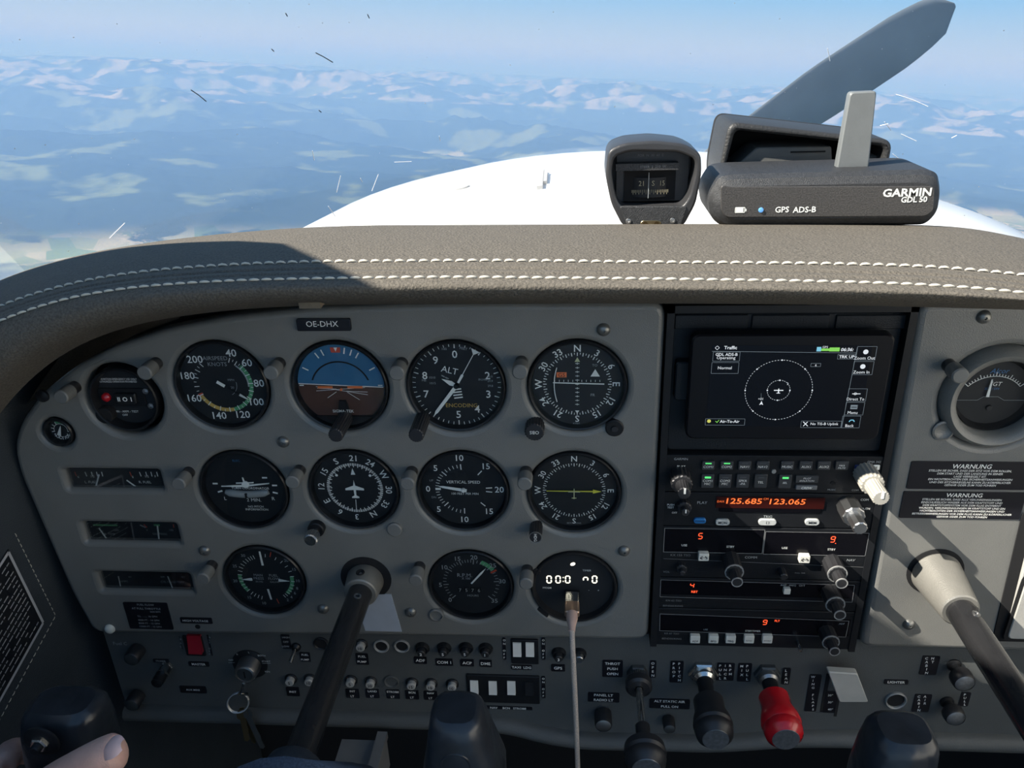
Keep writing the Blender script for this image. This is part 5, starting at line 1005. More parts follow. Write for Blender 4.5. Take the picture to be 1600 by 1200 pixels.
# engine controls
def plunger(name, label, u, v, h, rb, m, mstem, collar, stem_r=0.0045, body=0.030):
    T = pthing(name, label, 'control knob', u, v, YS)
    collar(T)
    MB().lathe([(stem_r, 0.002), (stem_r, h-body+0.004)], 20).build('shaft', mstem, T)
    z = h-body; MB().lathe([(stem_r*1.0, z), (stem_r*1.9, z+0.001), (stem_r*1.9, z+body*0.30), (rb*0.96, z+body*0.50), (rb*1.02, z+body*0.66), (rb*0.94, z+body*0.72), (rb*0.98, z+body*0.78), (rb*0.92, z+body*0.90), (rb*0.72, z+body*0.98), (rb*0.68, h)], 40).build('grip', m, T)
    MB().lathe([(rb*0.68, h-0.0006), (rb*0.66, h+0.0003), (0, h+0.0003)], 36).build('end_disc', M_SPUN, T)
    return T
def nutc(m, r=0.0120, sh=M_STEEL):
    def c_(T): MB().lathe([(r, 0), (r, 0.004), (r*0.9, 0.0055), (r*0.62, 0.0055)], 6).build('hex_nut', m, T, smooth=0); MB().lathe([(r*0.72, 0.005), (r*0.72, 0.010), (r*0.55, 0.013), (r*0.4, 0.013)], 28).build('bushing', sh, T)
    return c_
def thr(T):
    nutc(M_DKMET, 0.0105)(T); knob(T, 0, 0, 0.0100, 0.006, 0.012, M_DKMET, n=30, name='friction_lock'); MB().lathe([(0.011, 0.011), (0.0125, 0.013), (0.0125, 0.020), (0.010, 0.022), (0.004, 0.022)], 36).build('friction_wheel', M_KNOB, T)
plunger('throttle_control', 'black throttle plunger pulled out on a bright steel rod', 996, 1050, 0.110, 0.0180, M_KNOB, M_CHROME, thr, 0.0034, 0.046)
plunger('propeller_control', 'black propeller pitch plunger with spun metal end', 1098, 1050, 0.079, 0.0172, M_KNOB, M_SATIN, nutc(M_CHROME, 0.0145, M_CHROME), 0.0072, 0.044)
M_REDK = mat('red_gloss_plastic', (0.62, 0.010, 0.018), 0.25, coat=0.4)
plunger('mixture_control', 'glossy red mixture plunger with spun metal end', 1198, 1052, 0.077, 0.0174, M_REDK, M_SATIN, nutc(M_DKMET, 0.0125), 0.0072, 0.048)
T = rknob('radio_light_knob', 'black knob with bright metal end under the RADIO LT label', 942, 1112, 0.0088, 0.018, M_KNOB, M_STEEL); MB().lathe([(0.0085, 0), (0.0085, 0.003), (0.006, 0.004)], 6).build('hex_nut', M_STEEL, T, smooth=0)
rknob('static_air_knob', 'small dark knob below the ALT STATIC AIR label', 1044, 1122, 0.0062, 0.014, M_KNOB, M_DKMET)
rknob('cabin_heat_knob', 'black knob with metal face right of the CABIN HT label', 1490, 1038, 0.0100, 0.024, M_KNOB, M_SPUN, stem=0.0042); rknob('cabin_air_knob', 'black knob with metal face right of the CABIN AIR label', 1479, 1096, 0.0096, 0.021, M_KNOB, M_SPUN, stem=0.0042)
# flap lever
T = pthing('flap_lever', 'pale grey paddle-shaped wing flap lever in its slot', 'lever', 1300, 1080, YS); f = Face(T)
a = f.l(1286, 1052); b2 = f.l(1292, 1112); MB().box(((a[0]+b2[0])/2, (a[1]+b2[1])/2, 0.0), (0.0035, a[1]-b2[1], 0.0012)).build('slot', M_VOID, T, smooth=0); a = f.l(1308, 1060); b2 = f.l(1312, 1119); MB().box(((a[0]+b2[0])/2, (a[1]+b2[1])/2, 0.0), (0.0025, a[1]-b2[1], 0.0012)).build('slot', M_VOID, T, smooth=0)
f.r(1291, 1079, 1303, 1113, M_LABEL, 0.0008)
for s_, v in (('20\u00b0', 1085), ('30\u00b0', 1096), ('40\u00b0', 1107)): f.t(s_, 1297, v, 5, h=0.0011)
f.build()
hh = 0.020; q4 = [loc_of(T, u, v, hh) for u, v in ((1294, 1050), (1340, 1053), (1357, 1098), (1312, 1098))]
k = MB(); k.prism(rounded(q4[::-1], 0.002, 3), hh-0.007, hh, 0.001); k.build('paddle', mat('pale_grey_plastic', (0.42, 0.42, 0.39), 0.5), T, smooth=30); x, y = f.l(1310, 1052); MB().box((x, y, 0.008), (0.003, 0.006, 0.018)).build('arm', M_DARK, T, smooth=0)
T = pthing('lighter_socket', 'round empty cigarette lighter socket under its label', 'socket', 1399, 1093, YS); MB().lathe([(0.0100, 0), (0.0100, 0.002), (0.0092, 0.003), (0.0082, 0.002), (0.0080, -0.02)], 36).build('ring', M_RING, T); MB().lathe([(0.0081, 0.0004), (0, 0.0004)], 30).build('bore', M_VOID, T)
# ------------------------------------------------------------------ things on the glareshield
from mathutils.bvhtree import BVHTree
def zg(x, y):                                  # height of the leather top
    pr = gprofile(x); ys = [p.y for p in pr[36:]]; return float(np.interp(y, ys, [p.z for p in pr[36:]]))
M_CRINK = mat('crinkle_black', (0.030, 0.031, 0.033), 0.5, bump=0.7, bscale=1500, var=0.3, vscale=400)
YC = 0.700
cp = pthing('magnetic_compass', 'black magnetic compass with rounded hood on the glareshield', 'compass', 1022, 349, YC); Cq = lambda u, v, h=0.0: loc_of(cp, u, v, h)
outer = rounded([Cq(*p) for p in ((950, 228), (975, 217), (1022, 213), (1070, 218), (1096, 233), (1097, 265), (1088, 312), (1068, 349), (974, 349), (955, 312), (946, 268))], 0.006)
inner = rounded([Cq(*p) for p in ((960, 238), (985, 230), (1060, 231), (1087, 242), (1087, 262), (1078, 300), (1066, 318), (972, 318), (962, 300), (956, 262))], 0.005)
M_CB = mat('compass_black', (0.035, 0.035, 0.037), 0.38, bump=0.2, bscale=1200)
o = cover('compass_hood', outer, [inner], YC, 0.045, 0.0022, M_CB, cp, 2)
MB().prism([(x*0.97, y*0.97+0.001) for x, y in outer][::-1], -0.058, -0.030).build('compass_back', M_CB, cp, smooth=30)
# lower plate, card window and correction strip
q = rounded([Cq(*p) for p in ((968, 316), (1074, 316), (1064, 347), (980, 347))], 0.002); MB().prism(q[::-1], -0.004, 0.001, 0.0006).build('lower_plate', M_CRINK, cp)
a = Cq(966, 236); b2 = Cq(1078, 314); MB().box(((a[0]+b2[0])/2, (a[1]+b2[1])/2, -0.022), (b2[0]-a[0], a[1]-b2[1], 0.004)).build('inner_plate', M_CB, cp, smooth=0)
a = Cq(978, 262); b2 = Cq(1058, 313); cxx = (a[0]+b2[0])/2; cyy = (a[1]+b2[1])/2; MB().box((cxx, cyy, -0.0195), (b2[0]-a[0], a[1]-b2[1], 0.002)).build('card_window', M_VOID, cp, smooth=0)
k = MB(); G = []
for i in range(17): t_ = R(-62+124*i/16); G.append([(cxx+0.019*math.sin(t_), cyy+dy, -0.026+0.0105*math.cos(t_)+0.0005) for dy in (-0.011, 0.006)])
k.grid(G, flip=True); card = k.build('compass_card', M_DIAL, cp)
k = MB()
for s_, t_ in (('21', -24), ('S', 8), ('15', 34)): k.text(s_, cxx+0.019*math.sin(R(t_)), cyy+0.0015, 0.0062, -0.0142, sx=math.cos(R(t_)))
for i in range(-11, 12): k.line((cxx+0.019*math.sin(R(i*5)), cyy-0.0050-(0.0015 if i % 2 else 0.003)), (cxx+0.019*math.sin(R(i*5)), cyy-0.0040), 0.0004, -0.0142)
k.build('card_lettering', mat('aged_ink', (0.34, 0.30, 0.20), 0.6), card, smooth=0); MB().box((cxx-0.0015, cyy, -0.0125), (0.0005, 0.022, 0.0004)).build('lubber_line', M_DIM, cp, smooth=0)
a = Cq(963, 252); b2 = Cq(1062, 261); MB().box(((a[0]+b2[0])/2, (a[1]+b2[1])/2, -0.012), (b2[0]-a[0], a[1]-b2[1], 0.010)).build('correction_card_holder', M_CRINK, cp, smooth=0)
k = MB(); x, y = Cq(1020, 243); k.text('FOR  N  30  60  E', x, y+0.0008, 0.0030, -0.0194); x, y = Cq(1022, 256); k.text('STEER  S  210  W', x, y, 0.0030, -0.0068); k.build('correction_lettering', M_LINE, cp, smooth=0)
for u, v in ((982, 339), (1051, 338)): x, y = Cq(u, v); inst('screw', MB().lathe([(0.0026, 0.0008), (0.0022, 0.0018), (0.0006, 0.0020), (0, 0.0014)], 16).mesh('screw', M_STEEL), cp, (x, y, 0))
x, y = Cq(1017, 343); MB().prism(rrect(0.018, 0.0060, 0.003, x, y), 0, 0.0014, 0.0004).build('adjuster_plate', M_BRASS, cp)
for dx in (-0.005, 0.005): MB().lathe([(0.0022, 0.001), (0.0022, 0.0022), (0, 0.0022)], 12, x+dx, y).build('adjuster_screw', mat('dark_brass', (0.14, 0.10, 0.05), 0.4, 1.0), cp)
# traffic receiver
YG = 0.688
gd = pthing('traffic_receiver', 'black portable traffic receiver box with flip-up antenna on the glareshield', 'receiver', 1293, 350, YG); Gq = lambda u, v, h=0.0: loc_of(gd, u, v, h)
out = rounded([Gq(*p) for p in ((1108, 300), (1128, 268), (1150, 265), (1455, 257), (1474, 262), (1479, 290), (1474, 325), (1455, 345), (1300, 347), (1135, 350), (1114, 335))], 0.010, 6)
n_ = len(out); cxg = sum(p[0] for p in out)/n_; cyg = sum(p[1] for p in out)/n_
def inset(P, d):
    r_ = []
    for x, y in P:
        w0 = max(p[0] for p in P)-min(p[0] for p in P); h0 = max(p[1] for p in P)-min(p[1] for p in P)
        r_.append((cxg+(x-cxg)*(1-2*d/w0), cyg+(y-cyg)*(1-2*d/h0)))
    return r_
k = MB(); rings = [(0.0, -0.078, 0.010), (0.0, -0.070, 0.0), (0.0, -0.010, 0.0), (0.0, -0.004, 0.003), (0.0, 0.0, 0.0088)]
V = []; Fc = []
for i, (_, z, d) in enumerate(rings): V += [(x, y, z) for x, y in inset(out, d)]
for i in range(len(rings)-1):
    for j in range(n_): q_ = (j+1) % n_; Fc.append((i*n_+j, (i+1)*n_+j, (i+1)*n_+q_, i*n_+q_))
Fc.append(tuple(range(n_))); Fc.append(tuple(range(5*n_-1, 4*n_-1, -1))); k.add(V, Fc); k.build('case', M_CRINK, gd, smooth=25)
fp = rounded([Gq(*p) for p in ((1127, 278), (1140, 281), (1462, 280), (1460, 318), (1448, 327), (1135, 329), (1127, 318))], 0.004); MB().prism(fp[::-1], -0.001, 0.0012, 0.0005).build('front_panel', mat('dark_speckle', (0.055, 0.052, 0.050), 0.5, var=0.4, vscale=900, bump=0.3), gd, smooth=30)
f = Face(gd, 0.0012); rz = R(0.6)
f.t('GARMIN', 1419, 290, 12.5, bold=0.03, sx=1.15, rot=rz); f.t('GDL 50', 1430, 301, 9, bold=0.03, rot=rz); f.t('GPS', 1223, 317, 9.5, bold=0.02, rot=rz); f.t('ADS-B', 1258, 317, 9.5, bold=0.02, rot=rz); f.fr(1150, 314, 1164, 321.5, 0.0007); f.r(1151, 314.5, 1162, 321, M_WHITE, 0.0005); f.r(1165, 316, 1167, 320, M_WHITE)
f.build(); x, y = f.l(1190, 318); MB().lathe([(0.0022, 0.0012), (0.0018, 0.0024), (0, 0.0028)], 16, x, y).build('status_lamp', mat('blue_lamp', (0.10, 0.28, 0.55), 0.3, emit=(0.15, 0.4, 0.9), estr=0.4), gd)
# antenna: flat tapering blade standing on the case
an = rounded([loc_of(gd, *p, h=-0.030) for p in ((1307, 262), (1330, 133), (1372, 131), (1358, 262))], 0.003, 4); MB().prism(an[::-1], -0.038, -0.030, 0.0012).build('antenna', mat('grey_plastic', (0.16, 0.17, 0.17), 0.45, bump=0.15), gd, smooth=30)
a = loc_of(gd, 1300, 256, -0.03); b2 = loc_of(gd, 1365, 272, -0.03); MB().prism(rrect(b2[0]-a[0], a[1]-b2[1]+0.004, 0.002, (a[0]+b2[0])/2, (a[1]+b2[1])/2-0.002), -0.042, -0.026, 0.001).build('antenna_hinge', M_CRINK, gd)
# padded hood behind it with a grey box inside
YH = 0.775
hd = pthing('padded_hood', 'open black padded leather hood standing behind the traffic receiver', 'hood', 1262, 330, YH); Hq = lambda u, v, h=0.0: loc_of(hd, u, v, h)
oo = rounded([Hq(*p) for p in ((1124, 330), (1124, 260), (1140, 183), (1398, 212), (1388, 262), (1388, 330))], 0.010, 6); oi = rounded([Hq(*p) for p in ((1133, 322), (1133, 262), (1150, 196), (1384, 222), (1376, 262), (1376, 322))], 0.006, 5)
M_PAD = mat('black_leather', (0.028, 0.028, 0.028), 0.5, bump=0.6, bscale=500)
cover('padded_frame', oo[::-1], [oi], YH, 0.075, 0.0035, M_PAD, hd, 2); MB().prism(oo[::-1], -0.080, -0.070).build('back_panel', M_VOID, hd, smooth=0)
bx_ = pthing('grey_device_box', 'flat grey electronics box lying inside the padded hood', 'box', 1225, 300, YH+0.012); q_ = [loc_of(bx_, *p) for p in ((1140, 262), (1183, 224), (1300, 222), (1302, 262), (1302, 318), (1140, 318))]
MB().prism(rounded(q_, 0.002)[::-1], -0.045, 0.0, 0.001).build('case', mat('dark_grey_plastic', (0.13, 0.13, 0.122), 0.55, bump=0.15), bx_, smooth=30); a = loc_of(bx_, 1236, 229); b2 = loc_of(bx_, 1290, 231); MB().box(((a[0]+b2[0])/2, (a[1]+b2[1])/2, 0.0006), (b2[0]-a[0], 0.0012, 0.001)).build('vent_slot', M_VOID, bx_, smooth=0)
a = loc_of(bx_, 1166, 259); b2 = loc_of(bx_, 1302, 263); MB().box(((a[0]+b2[0])/2, (a[1]+b2[1])/2, 0.002), (b2[0]-a[0], 0.002, 0.004)).build('front_ledge', M_CRINK, bx_, smooth=0)
b3 = pthing('small_grey_box', 'small grey box at the far end of the padded hood', 'box', 1364, 300, YH+0.016); q_ = [loc_of(b3, *p) for p in ((1345, 318), (1345, 234), (1372, 236), (1378, 318))]; MB().prism(rounded(q_, 0.002)[::-1] if False else rounded(q_, 0.002), -0.03, 0, 0.001).build('case', MATS['dark_grey_plastic'], b3, smooth=30)

cp.location.z -= 0.0035; gd.location.z -= 0.0055; hd.location.z -= 0.004; bx_.location.z -= 0.004; b3.location.z -= 0.004
# ------------------------------------------------------------------ charging cable
pg = pthing('charging_cable', 'pale pink braided charging cable plugged into the digital clock', 'cable', 894, 930, YP-0.001)
M_PINK = mat('rose_plastic', (0.62, 0.42, 0.34), 0.45); M_BRAID = mat('braided_cord', (0.55, 0.46, 0.39), 0.8, bump=0.8, bscale=1800, var=0.35, vscale=1500)
MB().prism(rrect(0.0122, 0.0048, 0.0008), -0.002, 0.012).build('metal_plug', M_CHROME, pg, smooth=30); MB().prism(rrect(0.0132, 0.0068, 0.0022), 0.0118, 0.026, 0.0008).build('plug_body', mat('rose_gold', (0.55, 0.38, 0.28), 0.3, 0.8), pg, smooth=30)
k = MB(); k.tube([(0, 0, 0.025), (0, -0.0004, 0.031), (0, -0.0012, 0.038), (0, -0.003, 0.044)], [0.0050, 0.0050, 0.0034, 0.0027], 16); k.build('strain_relief', M_PINK, pg)
W0 = pg.location; pth = [Vector((0, -0.0025, 0.043)), Vector((0.0006, -0.012, 0.052))]
for u, v in ((897, 1060), (899, 1100), (901, 1150), (903, 1210), (904, 1270)): p = S(u, v, YP-0.058); pth.append(Vector((p.x-W0.x, p.z-W0.z, 0.057)))
pts = []
for i in range(len(pth)-1):
    for s_ in range(6): pts.append(cr(pth[max(i-1, 0)], pth[i], pth[i+1], pth[min(i+2, len(pth)-1)], s_/6))
pts.append(pth[-1]); k = MB(); k.tube(pts, 0.0023, 10); k.build('cord', M_BRAID, pg)

# ------------------------------------------------------------------ control wheels
M_HORN = mat('worn_black_plastic', (0.020, 0.024, 0.030), 0.28, bump2=0.12, bscale2=60, var=0.25, vscale=60)
M_TUBE = mat('black_tube', (0.018, 0.018, 0.019), 0.22, var=0.15, vscale=40)
M_CAST = mat('cast_metal', (0.24, 0.23, 0.205), 0.45, 0.35, bump=0.3)
def loft(secs, n=24, p=3.2):                   # rounded-box sections: (centre, half width x, half depth y) at heights
    k = MB(); G = []
    for c_, hw, hd_ in secs:
        G.append([(c_[0]+hw*math.copysign(abs(math.cos(t_))**(2/p), math.cos(t_)), c_[1]+hd_*math.copysign(abs(math.sin(t_))**(2/p), math.sin(t_)), c_[2]) for t_ in [2*PI*i/n for i in range(n+1)]])
    k.grid(G); k.add(G[0][:-1], [tuple(range(n-1, -1, -1))]); k.add(G[-1][:-1], [tuple(range(n))]); return k
def wheel(name, label, base, y_hub, rt, cone):
    T = thing(name, label, 'control wheel', base); L_ = YP-y_hub
    M2 = Matrix.Rotation(PI/2, 4, 'X')          # local z of the lathe -> towards the pilot
    MB().lathe([(0.0235, -0.004), (0.0235, 0.0006), (0.020, 0.001), (rt, 0.002)], 36, M=M2).build('sleeve_hole', M_VOID, T)
    MB().lathe([(cone[0]*0.92, 0.0), (cone[0], 0.003), (cone[1]*1.04, cone[2]-0.006), (cone[1], cone[2]-0.001), (cone[1]*0.92, cone[2]), (rt*0.98, cone[2])], 40, M=M2).build('collar', M_CAST, T)
    MB().lathe([(rt, 0.0), (rt, L_)], 32, M=M2).build('shaft', M_TUBE, T); MB().lathe([(0.0032, 0), (0.0032, rt+0.0006), (0.0020, rt+0.0007), (0.0018, rt-0.001)], 14, M=Matrix.Translation((0, -cone[2]-0.016, 0)) @ Matrix.Rotation(R(15), 4, 'Y')).build('shaft_rivet', M_STEEL, T)
    return T
cw1 = wheel('pilot_control_wheel', 'black pilot control wheel on a round shaft, held at its left horn', S(572, 903, YP), 0.37, 0.0108, (0.0170, 0.0150, 0.022)); W1 = cw1.location.copy()
rel = lambda u, v, y: S(u, v, y)-W1
MB().lathe([(0.0040, 0.0168), (0.0036, 0.0180), (0.0028, 0.0166), (0, 0.0150)], 16, M=Matrix.Translation((0, -0.014, 0))).build('collar_hole', M_VOID, cw1)
h0 = rel(478, 1165, 0.44); M2 = Matrix.Translation((0, -0.199, 0)) @ Matrix.Rotation(PI/2, 4, 'X')
MB().lathe([(0.0112, -0.002), (0.0150, 0.0), (0.0195, 0.004), (0.0215, 0.012), (0.0225, 0.026), (0.019, 0.040), (0, 0.042)], 40, M=M2).build('hub', mat('blue_grey_plastic', (0.022, 0.028, 0.036), 0.5, bump=0.3), cw1)
c0 = rel(712, 1150, 0.395); c1_ = rel(108, 1150, 0.395); hubc = Vector((0, -0.165, 0))
zt = rel(715, 1106, 0.395).z; zl = c0.z-0.085
def horn(T, cx, cy, ztop, lean, hw, name='horn', grow=False):
    H_ = [(-0.11, 0.9, 1.0), (-0.075, 1.45, 1.2), (-0.050, 1.55, 1.25), (-0.028, 1.25, 1.2), (-0.012, 1.06, 1.12), (-0.004, 0.96, 0.98), (-0.001, 0.86, 0.85), (0.0, 0.72, 0.70)] if grow else [(-0.11, 0.62, 1.0), (-0.075, 1.05, 1.15), (-0.045, 1.1, 1.2), (-0.022, 1.05, 1.15), (-0.008, 0.98, 1.05), (-0.003, 0.88, 0.92), (0.0, 0.72, 0.70)]
    return loft([((cx+lean*dz, cy, ztop+dz), hw*a, 0.019*b_) for dz, a, b_ in H_]).build(name, M_HORN, T, smooth=60)
hr = horn(cw1, c0.x+0.002, c0.y, zt, -0.06, 0.0185, grow=True)
k = tor(0.0095, 0.0008); k.build('boss_ring', M_HORN, hr, (c0.x+0.003, c0.y-0.0218, zt-0.028), (PI/2, 0, 0))
zt2 = rel(115, 1102, 0.395).z; hl = horn(cw1, c1_.x+0.002, c1_.y+0.004, zt2, 0.12, 0.0285)
# press-to-talk button on the near face of the left horn
bp = rel(66, 1157, 0.372); M3 = Matrix.Rotation(PI/2, 4, 'X')
MB().lathe([(0.0125, 0), (0.0125, 0.0012), (0.0115, 0.0018), (0, 0.0018)], 32, M=M3).build('button_plate', M_SATIN, hl, bp); MB().lathe([(0.0062, 0.0015), (0.0062, 0.0045), (0.0052, 0.0055), (0.0036, 0.0055)], 6, M=M3).build('button_nut', M_CHROME, hl, bp, smooth=0); MB().lathe([(0.0036, 0.003), (0.0036, 0.0085), (0.0028, 0.0095), (0, 0.0095)], 18, M=M3).build('talk_button', M_DARK, hl, bp)
# bar joining hub and horns, below the frame
k = MB(); zb_ = min(zt, zt2)-0.10
k.tube([(c1_.x, c1_.y+0.004, zb_+0.01), (c1_.x*0.55, -0.222, zb_-0.012), (0, -0.228, -0.018), (c0.x*0.55, -0.222, zb_-0.012), (c0.x, c0.y, zb_+0.01)], [0.016, 0.017, 0.019, 0.017, 0.014], 16); k.build('cross_bar', M_HORN, cw1)
cw2 = wheel('copilot_control_wheel', 'black copilot control wheel with sunlit metal collar on its shaft', S(1461, 893, YP), 0.30, 0.0112, (0.0205, 0.0150, 0.050)); W2 = cw2.location.copy()
c2_ = S(1405, 1170, 0.40)-W2; zt3 = (S(1405, 1137, 0.40)-W2).z; horn(cw2, c2_.x, c2_.y, zt3, 0.06, 0.0215)
k = MB(); k.tube([(c2_.x, c2_.y, zt3-0.10), (c2_.x+0.06, -0.215, zt3-0.125), (0, -0.262, -0.01), (0.10, -0.24, -0.12), (0.145, -0.19, -0.08)], [0.014, 0.017, 0.021, 0.017, 0.014], 16); k.build('cross_bar', M_HORN, cw2)
M2 = Matrix.Translation((0, -0.26, 0)) @ M3; MB().lathe([(0.0112, -0.004), (0.020, 0.0), (0.024, 0.02), (0.020, 0.04), (0, 0.042)], 32, M=M2).build('hub', MATS['blue_grey_plastic'], cw2)
# pedal bracket below the panel
pbk = thing('pedal_bracket', 'grey folded metal bracket beside the pilot control shaft under the panel', 'bracket', S(560, 1190, 0.545)); k = MB(); k.box((0, 0, -0.016), (0.046, 0.05, 0.034)); k.build('bracket_body', mat('bare_aluminium', (0.24, 0.245, 0.25), 0.45, 0.3), pbk, smooth=0); MB().box((0.018, 0.005, 0.004), (0.010, 0.05, 0.008)).build('bracket_flange', MATS['bare_aluminium'], pbk, smooth=0)
MB().box((0.0, 0.03, -0.10), (0.012, 0.010, 0.16)).build('bracket_stem', M_DARK, pbk, smooth=0)

# ------------------------------------------------------------------ the pilot: left hand on the wheel, knee below
pe = thing('person', 'pilot with bare left hand gripping the wheel horn, in blue trousers', 'person', S(60, 1230, 0.40)); PO = pe.location.copy()
M_SKIN = mat('skin', (0.72, 0.43, 0.34), 0.5, var=0.10, vscale=70, bump=0.35, bscale=900)
MATS['skin'].node_tree.nodes['Principled BSDF'].inputs['Subsurface Weight'].default_value = 0.15; MATS['skin'].node_tree.nodes['Principled BSDF'].inputs['Subsurface Radius'].default_value = (0.01, 0.004, 0.002)
HV, HE, HR = [], [], []
def jv(p, r_, par=None):
    HV.append(tuple(Vector(p)-PO)); HR.append(r_)
    if par is not None: HE.append((par, len(HV)-1))
    return len(HV)-1
hx = W1+Vector((c1_.x+0.002, c1_.y+0.004, zt2))        # top of the left horn
wr = jv(S(-130, 1420, 0.33), 0.027); pm0 = jv(S(-70, 1330, 0.350), 0.027, wr); pm = jv(S(-25, 1265, 0.372), 0.022, pm0)
jv(S(-160, 1500, 0.20), 0.032, wr)
t1_ = jv(S(40, 1262, 0.350), 0.0175, pm0); t2_ = jv(S(98, 1222, 0.342), 0.0158, t1_); t3_ = jv(S(140, 1196, 0.340), 0.0142, t2_); t4_ = jv(S(176, 1176, 0.342), 0.0136, t3_); t5_ = jv(S(193, 1169, 0.344), 0.0108, t4_)
for i, (dv, ln_) in enumerate(((0, 1.0), (48, 1.06), (96, 1.0), (140, 0.85))):       # index to little finger, curled behind the horn
    kn = jv(S(2-14*i, 1192+dv, 0.400), 0.0125-0.0006*i, pm); a1_ = jv(S(22, 1172+dv, 0.425), 0.0112-0.0005*i, kn); a2_ = jv(S(62*ln_, 1176+dv, 0.445), 0.0098-0.0006*i, a1_); a3_ = jv(S(120*ln_, 1184+dv, 0.447), 0.0090-0.0005*i, a2_); jv(S(168*ln_, 1196+dv, 0.432), 0.0076-0.0004*i, a3_)
me = bpy.data.meshes.new('hand'); me.from_pydata(HV, HE, []); me.materials.append(M_SKIN); ho_ = inst('hand', me, pe); md = ho_.modifiers.new('skin', 'SKIN'); md.use_smooth_shade = True; md.branch_smoothing = 0.6
for i, r_ in enumerate(HR): me.skin_vertices[0].data[i].radius = (r_, r_)
me.skin_vertices[0].data[wr].use_root = True
ho_.modifiers.new('sub', 'SUBSURF').levels = 2; ho_.modifiers['sub'].render_levels = 2
# thumb nail: slightly domed plate on the upper face of the thumb tip
nc = (S(173, 1166, 0.3330)-PO); k = MB(); G = []
ax_ = (S(203, 1160, 0.340)-S(170, 1172, 0.340)).normalized(); vw = (CAM-(nc+PO)).normalized(); nz_ = (vw*0.75+Vector((0.15, 0, 0.75))).normalized(); nz_ = (nz_-ax_*nz_.dot(ax_)).normalized(); sd_ = nz_.cross(ax_)
for i in range(7):
    s_ = -1+i/3; row = []
    for j in range(7):
        t_ = -1+j/3; w0 = 0.0072*math.sqrt(max(0.06, 1-0.80*s_*s_ if s_ > 0 else 1-0.35*s_*s_)); row.append(nc+ax_*(0.0068*s_)+sd_*(w0*t_)+nz_*(-0.0022*t_*t_-0.0012*s_*s_))
    G.append(row)
k.grid(G); nail = k.build('thumb_nail', mat('nail', (0.80, 0.52, 0.47), 0.3, coat=0.3, var=0.04), pe, smooth=60); nail['label'] = 'pale pink thumb nail'
M_JEAN = mat('blue_denim', (0.075, 0.10, 0.14), 0.9, bump=0.9, bscale=700, var=0.35, vscale=600)
kt = S(455, 1191, 0.335); k = MB(); k.tube([kt-PO+Vector((0.0, 0.03, -0.24)), kt-PO+Vector((0, 0.035, -0.12)), kt-PO+Vector((0, -0.005, -0.066)), kt-PO+Vector((-0.02, -0.20, -0.085)), kt-PO+Vector((-0.05, -0.45, -0.14))], [0.052, 0.058, 0.066, 0.078, 0.088], 24); k.build('trouser_leg', M_JEAN, pe, smooth=60)

# ------------------------------------------------------------------ left side trim with the checklist placard
XW = -0.497
tr = thing('trim_1', 'dark leather side trim beside the pilot with a stitched pocket', 'trim', (XW, 0.3, CZ-0.4)); tr['kind'] = 'structure'
M_TRIML = mat('dark_blue_leather', (0.040, 0.050, 0.060), 0.6, bump=0.6, bscale=700, var=0.12, vscale=20)
TW = Matrix(((0, 0, 1), (1, 0, 0), (0, 1, 0)))            # local x -> world y, local y -> world z, local z -> world x (towards the cabin)
tr.rotation_euler = TW.to_euler(); TI = TW.transposed()
def wl(u, v, h=0.0): p = TI @ (SX(u, v, XW+h)-tr.location); return (p.x, p.y)
MB().prism([(-0.75, -0.70), (0.58, -0.70), (0.58, 0.12), (0.40, 0.14), (0.29, 0.135), (0.20, 0.19), (-0.75, 0.19)], -0.012, 0.0).build('trim_sheet', M_TRIML, tr, smooth=0)
A_, B_, C_ = Vector(wl(12, 858)), Vector(wl(68, 972)), Vector(wl(-30, 1148)); D_ = A_+(C_-B_)
pl_ = MB().prism([tuple(p) for p in (A_, B_, C_, D_)][::-1] if ((B_-A_).x*(C_-B_).y-(B_-A_).y*(C_-B_).x) < 0 else [tuple(p) for p in (A_, B_, C_, D_)], -0.0002, 0.0010).build('checklist_sheet', mat('dark_sheet', (0.012, 0.013, 0.016), 0.35), tr, smooth=0)
k = MB(); mid_ = (A_+B_+C_+D_)/4; ins = lambda p, t_: p+(mid_-p)*t_
for a, b_ in ((A_, B_), (B_, C_), (C_, D_), (D_, A_)): k.line(ins(a, 0.035), ins(b_, 0.035), 0.0028, 0.0013)
k.build('white_border', mat('grey_white_tape', (0.50, 0.50, 0.52), 0.5), pl_, smooth=0)
k = MB(); e1 = (C_-B_); e2 = (A_-B_); rnd = random.Random(3)
for i in range(15):
    s0 = 0.09+0.058*i; t_ = 0.06
    while t_ < 0.92:
        ln_ = rnd.uniform(0.02, 0.075)
        if rnd.random() < 0.83 and t_+ln_ < 0.95: k.line(B_+e2*s0+e1*t_, B_+e2*s0+e1*(t_+ln_), 0.0011, 0.0013)
        t_ += ln_+0.012
k.build('fine_print', M_DIM, pl_, smooth=0)
k2 = MB(); k2.tube([(-0.5, 0, 0), (0, 0, 0.1), (0.5, 0, 0)], [0.06, 0.10, 0.06], 6); stm = k2.mesh('stitch', MATS['white_thread'], 60)
A2_, B2_, C2_ = Vector(wl(22, 832)), Vector(wl(86, 962)), Vector(wl(-30, 1178))
for a, b_ in ((A2_, B2_), (B2_, C2_)):
    n_ = int((b_-a).length/0.0062); ang = math.atan2((b_-a).y, (b_-a).x)
    for i in range(n_): p = a.lerp(b_, (i+0.5)/n_); o = inst('stitch', stm, tr, (p.x, p.y, 0.0004), (0, 0, ang)); o.scale = (0.0040, 0.004, 0.004)

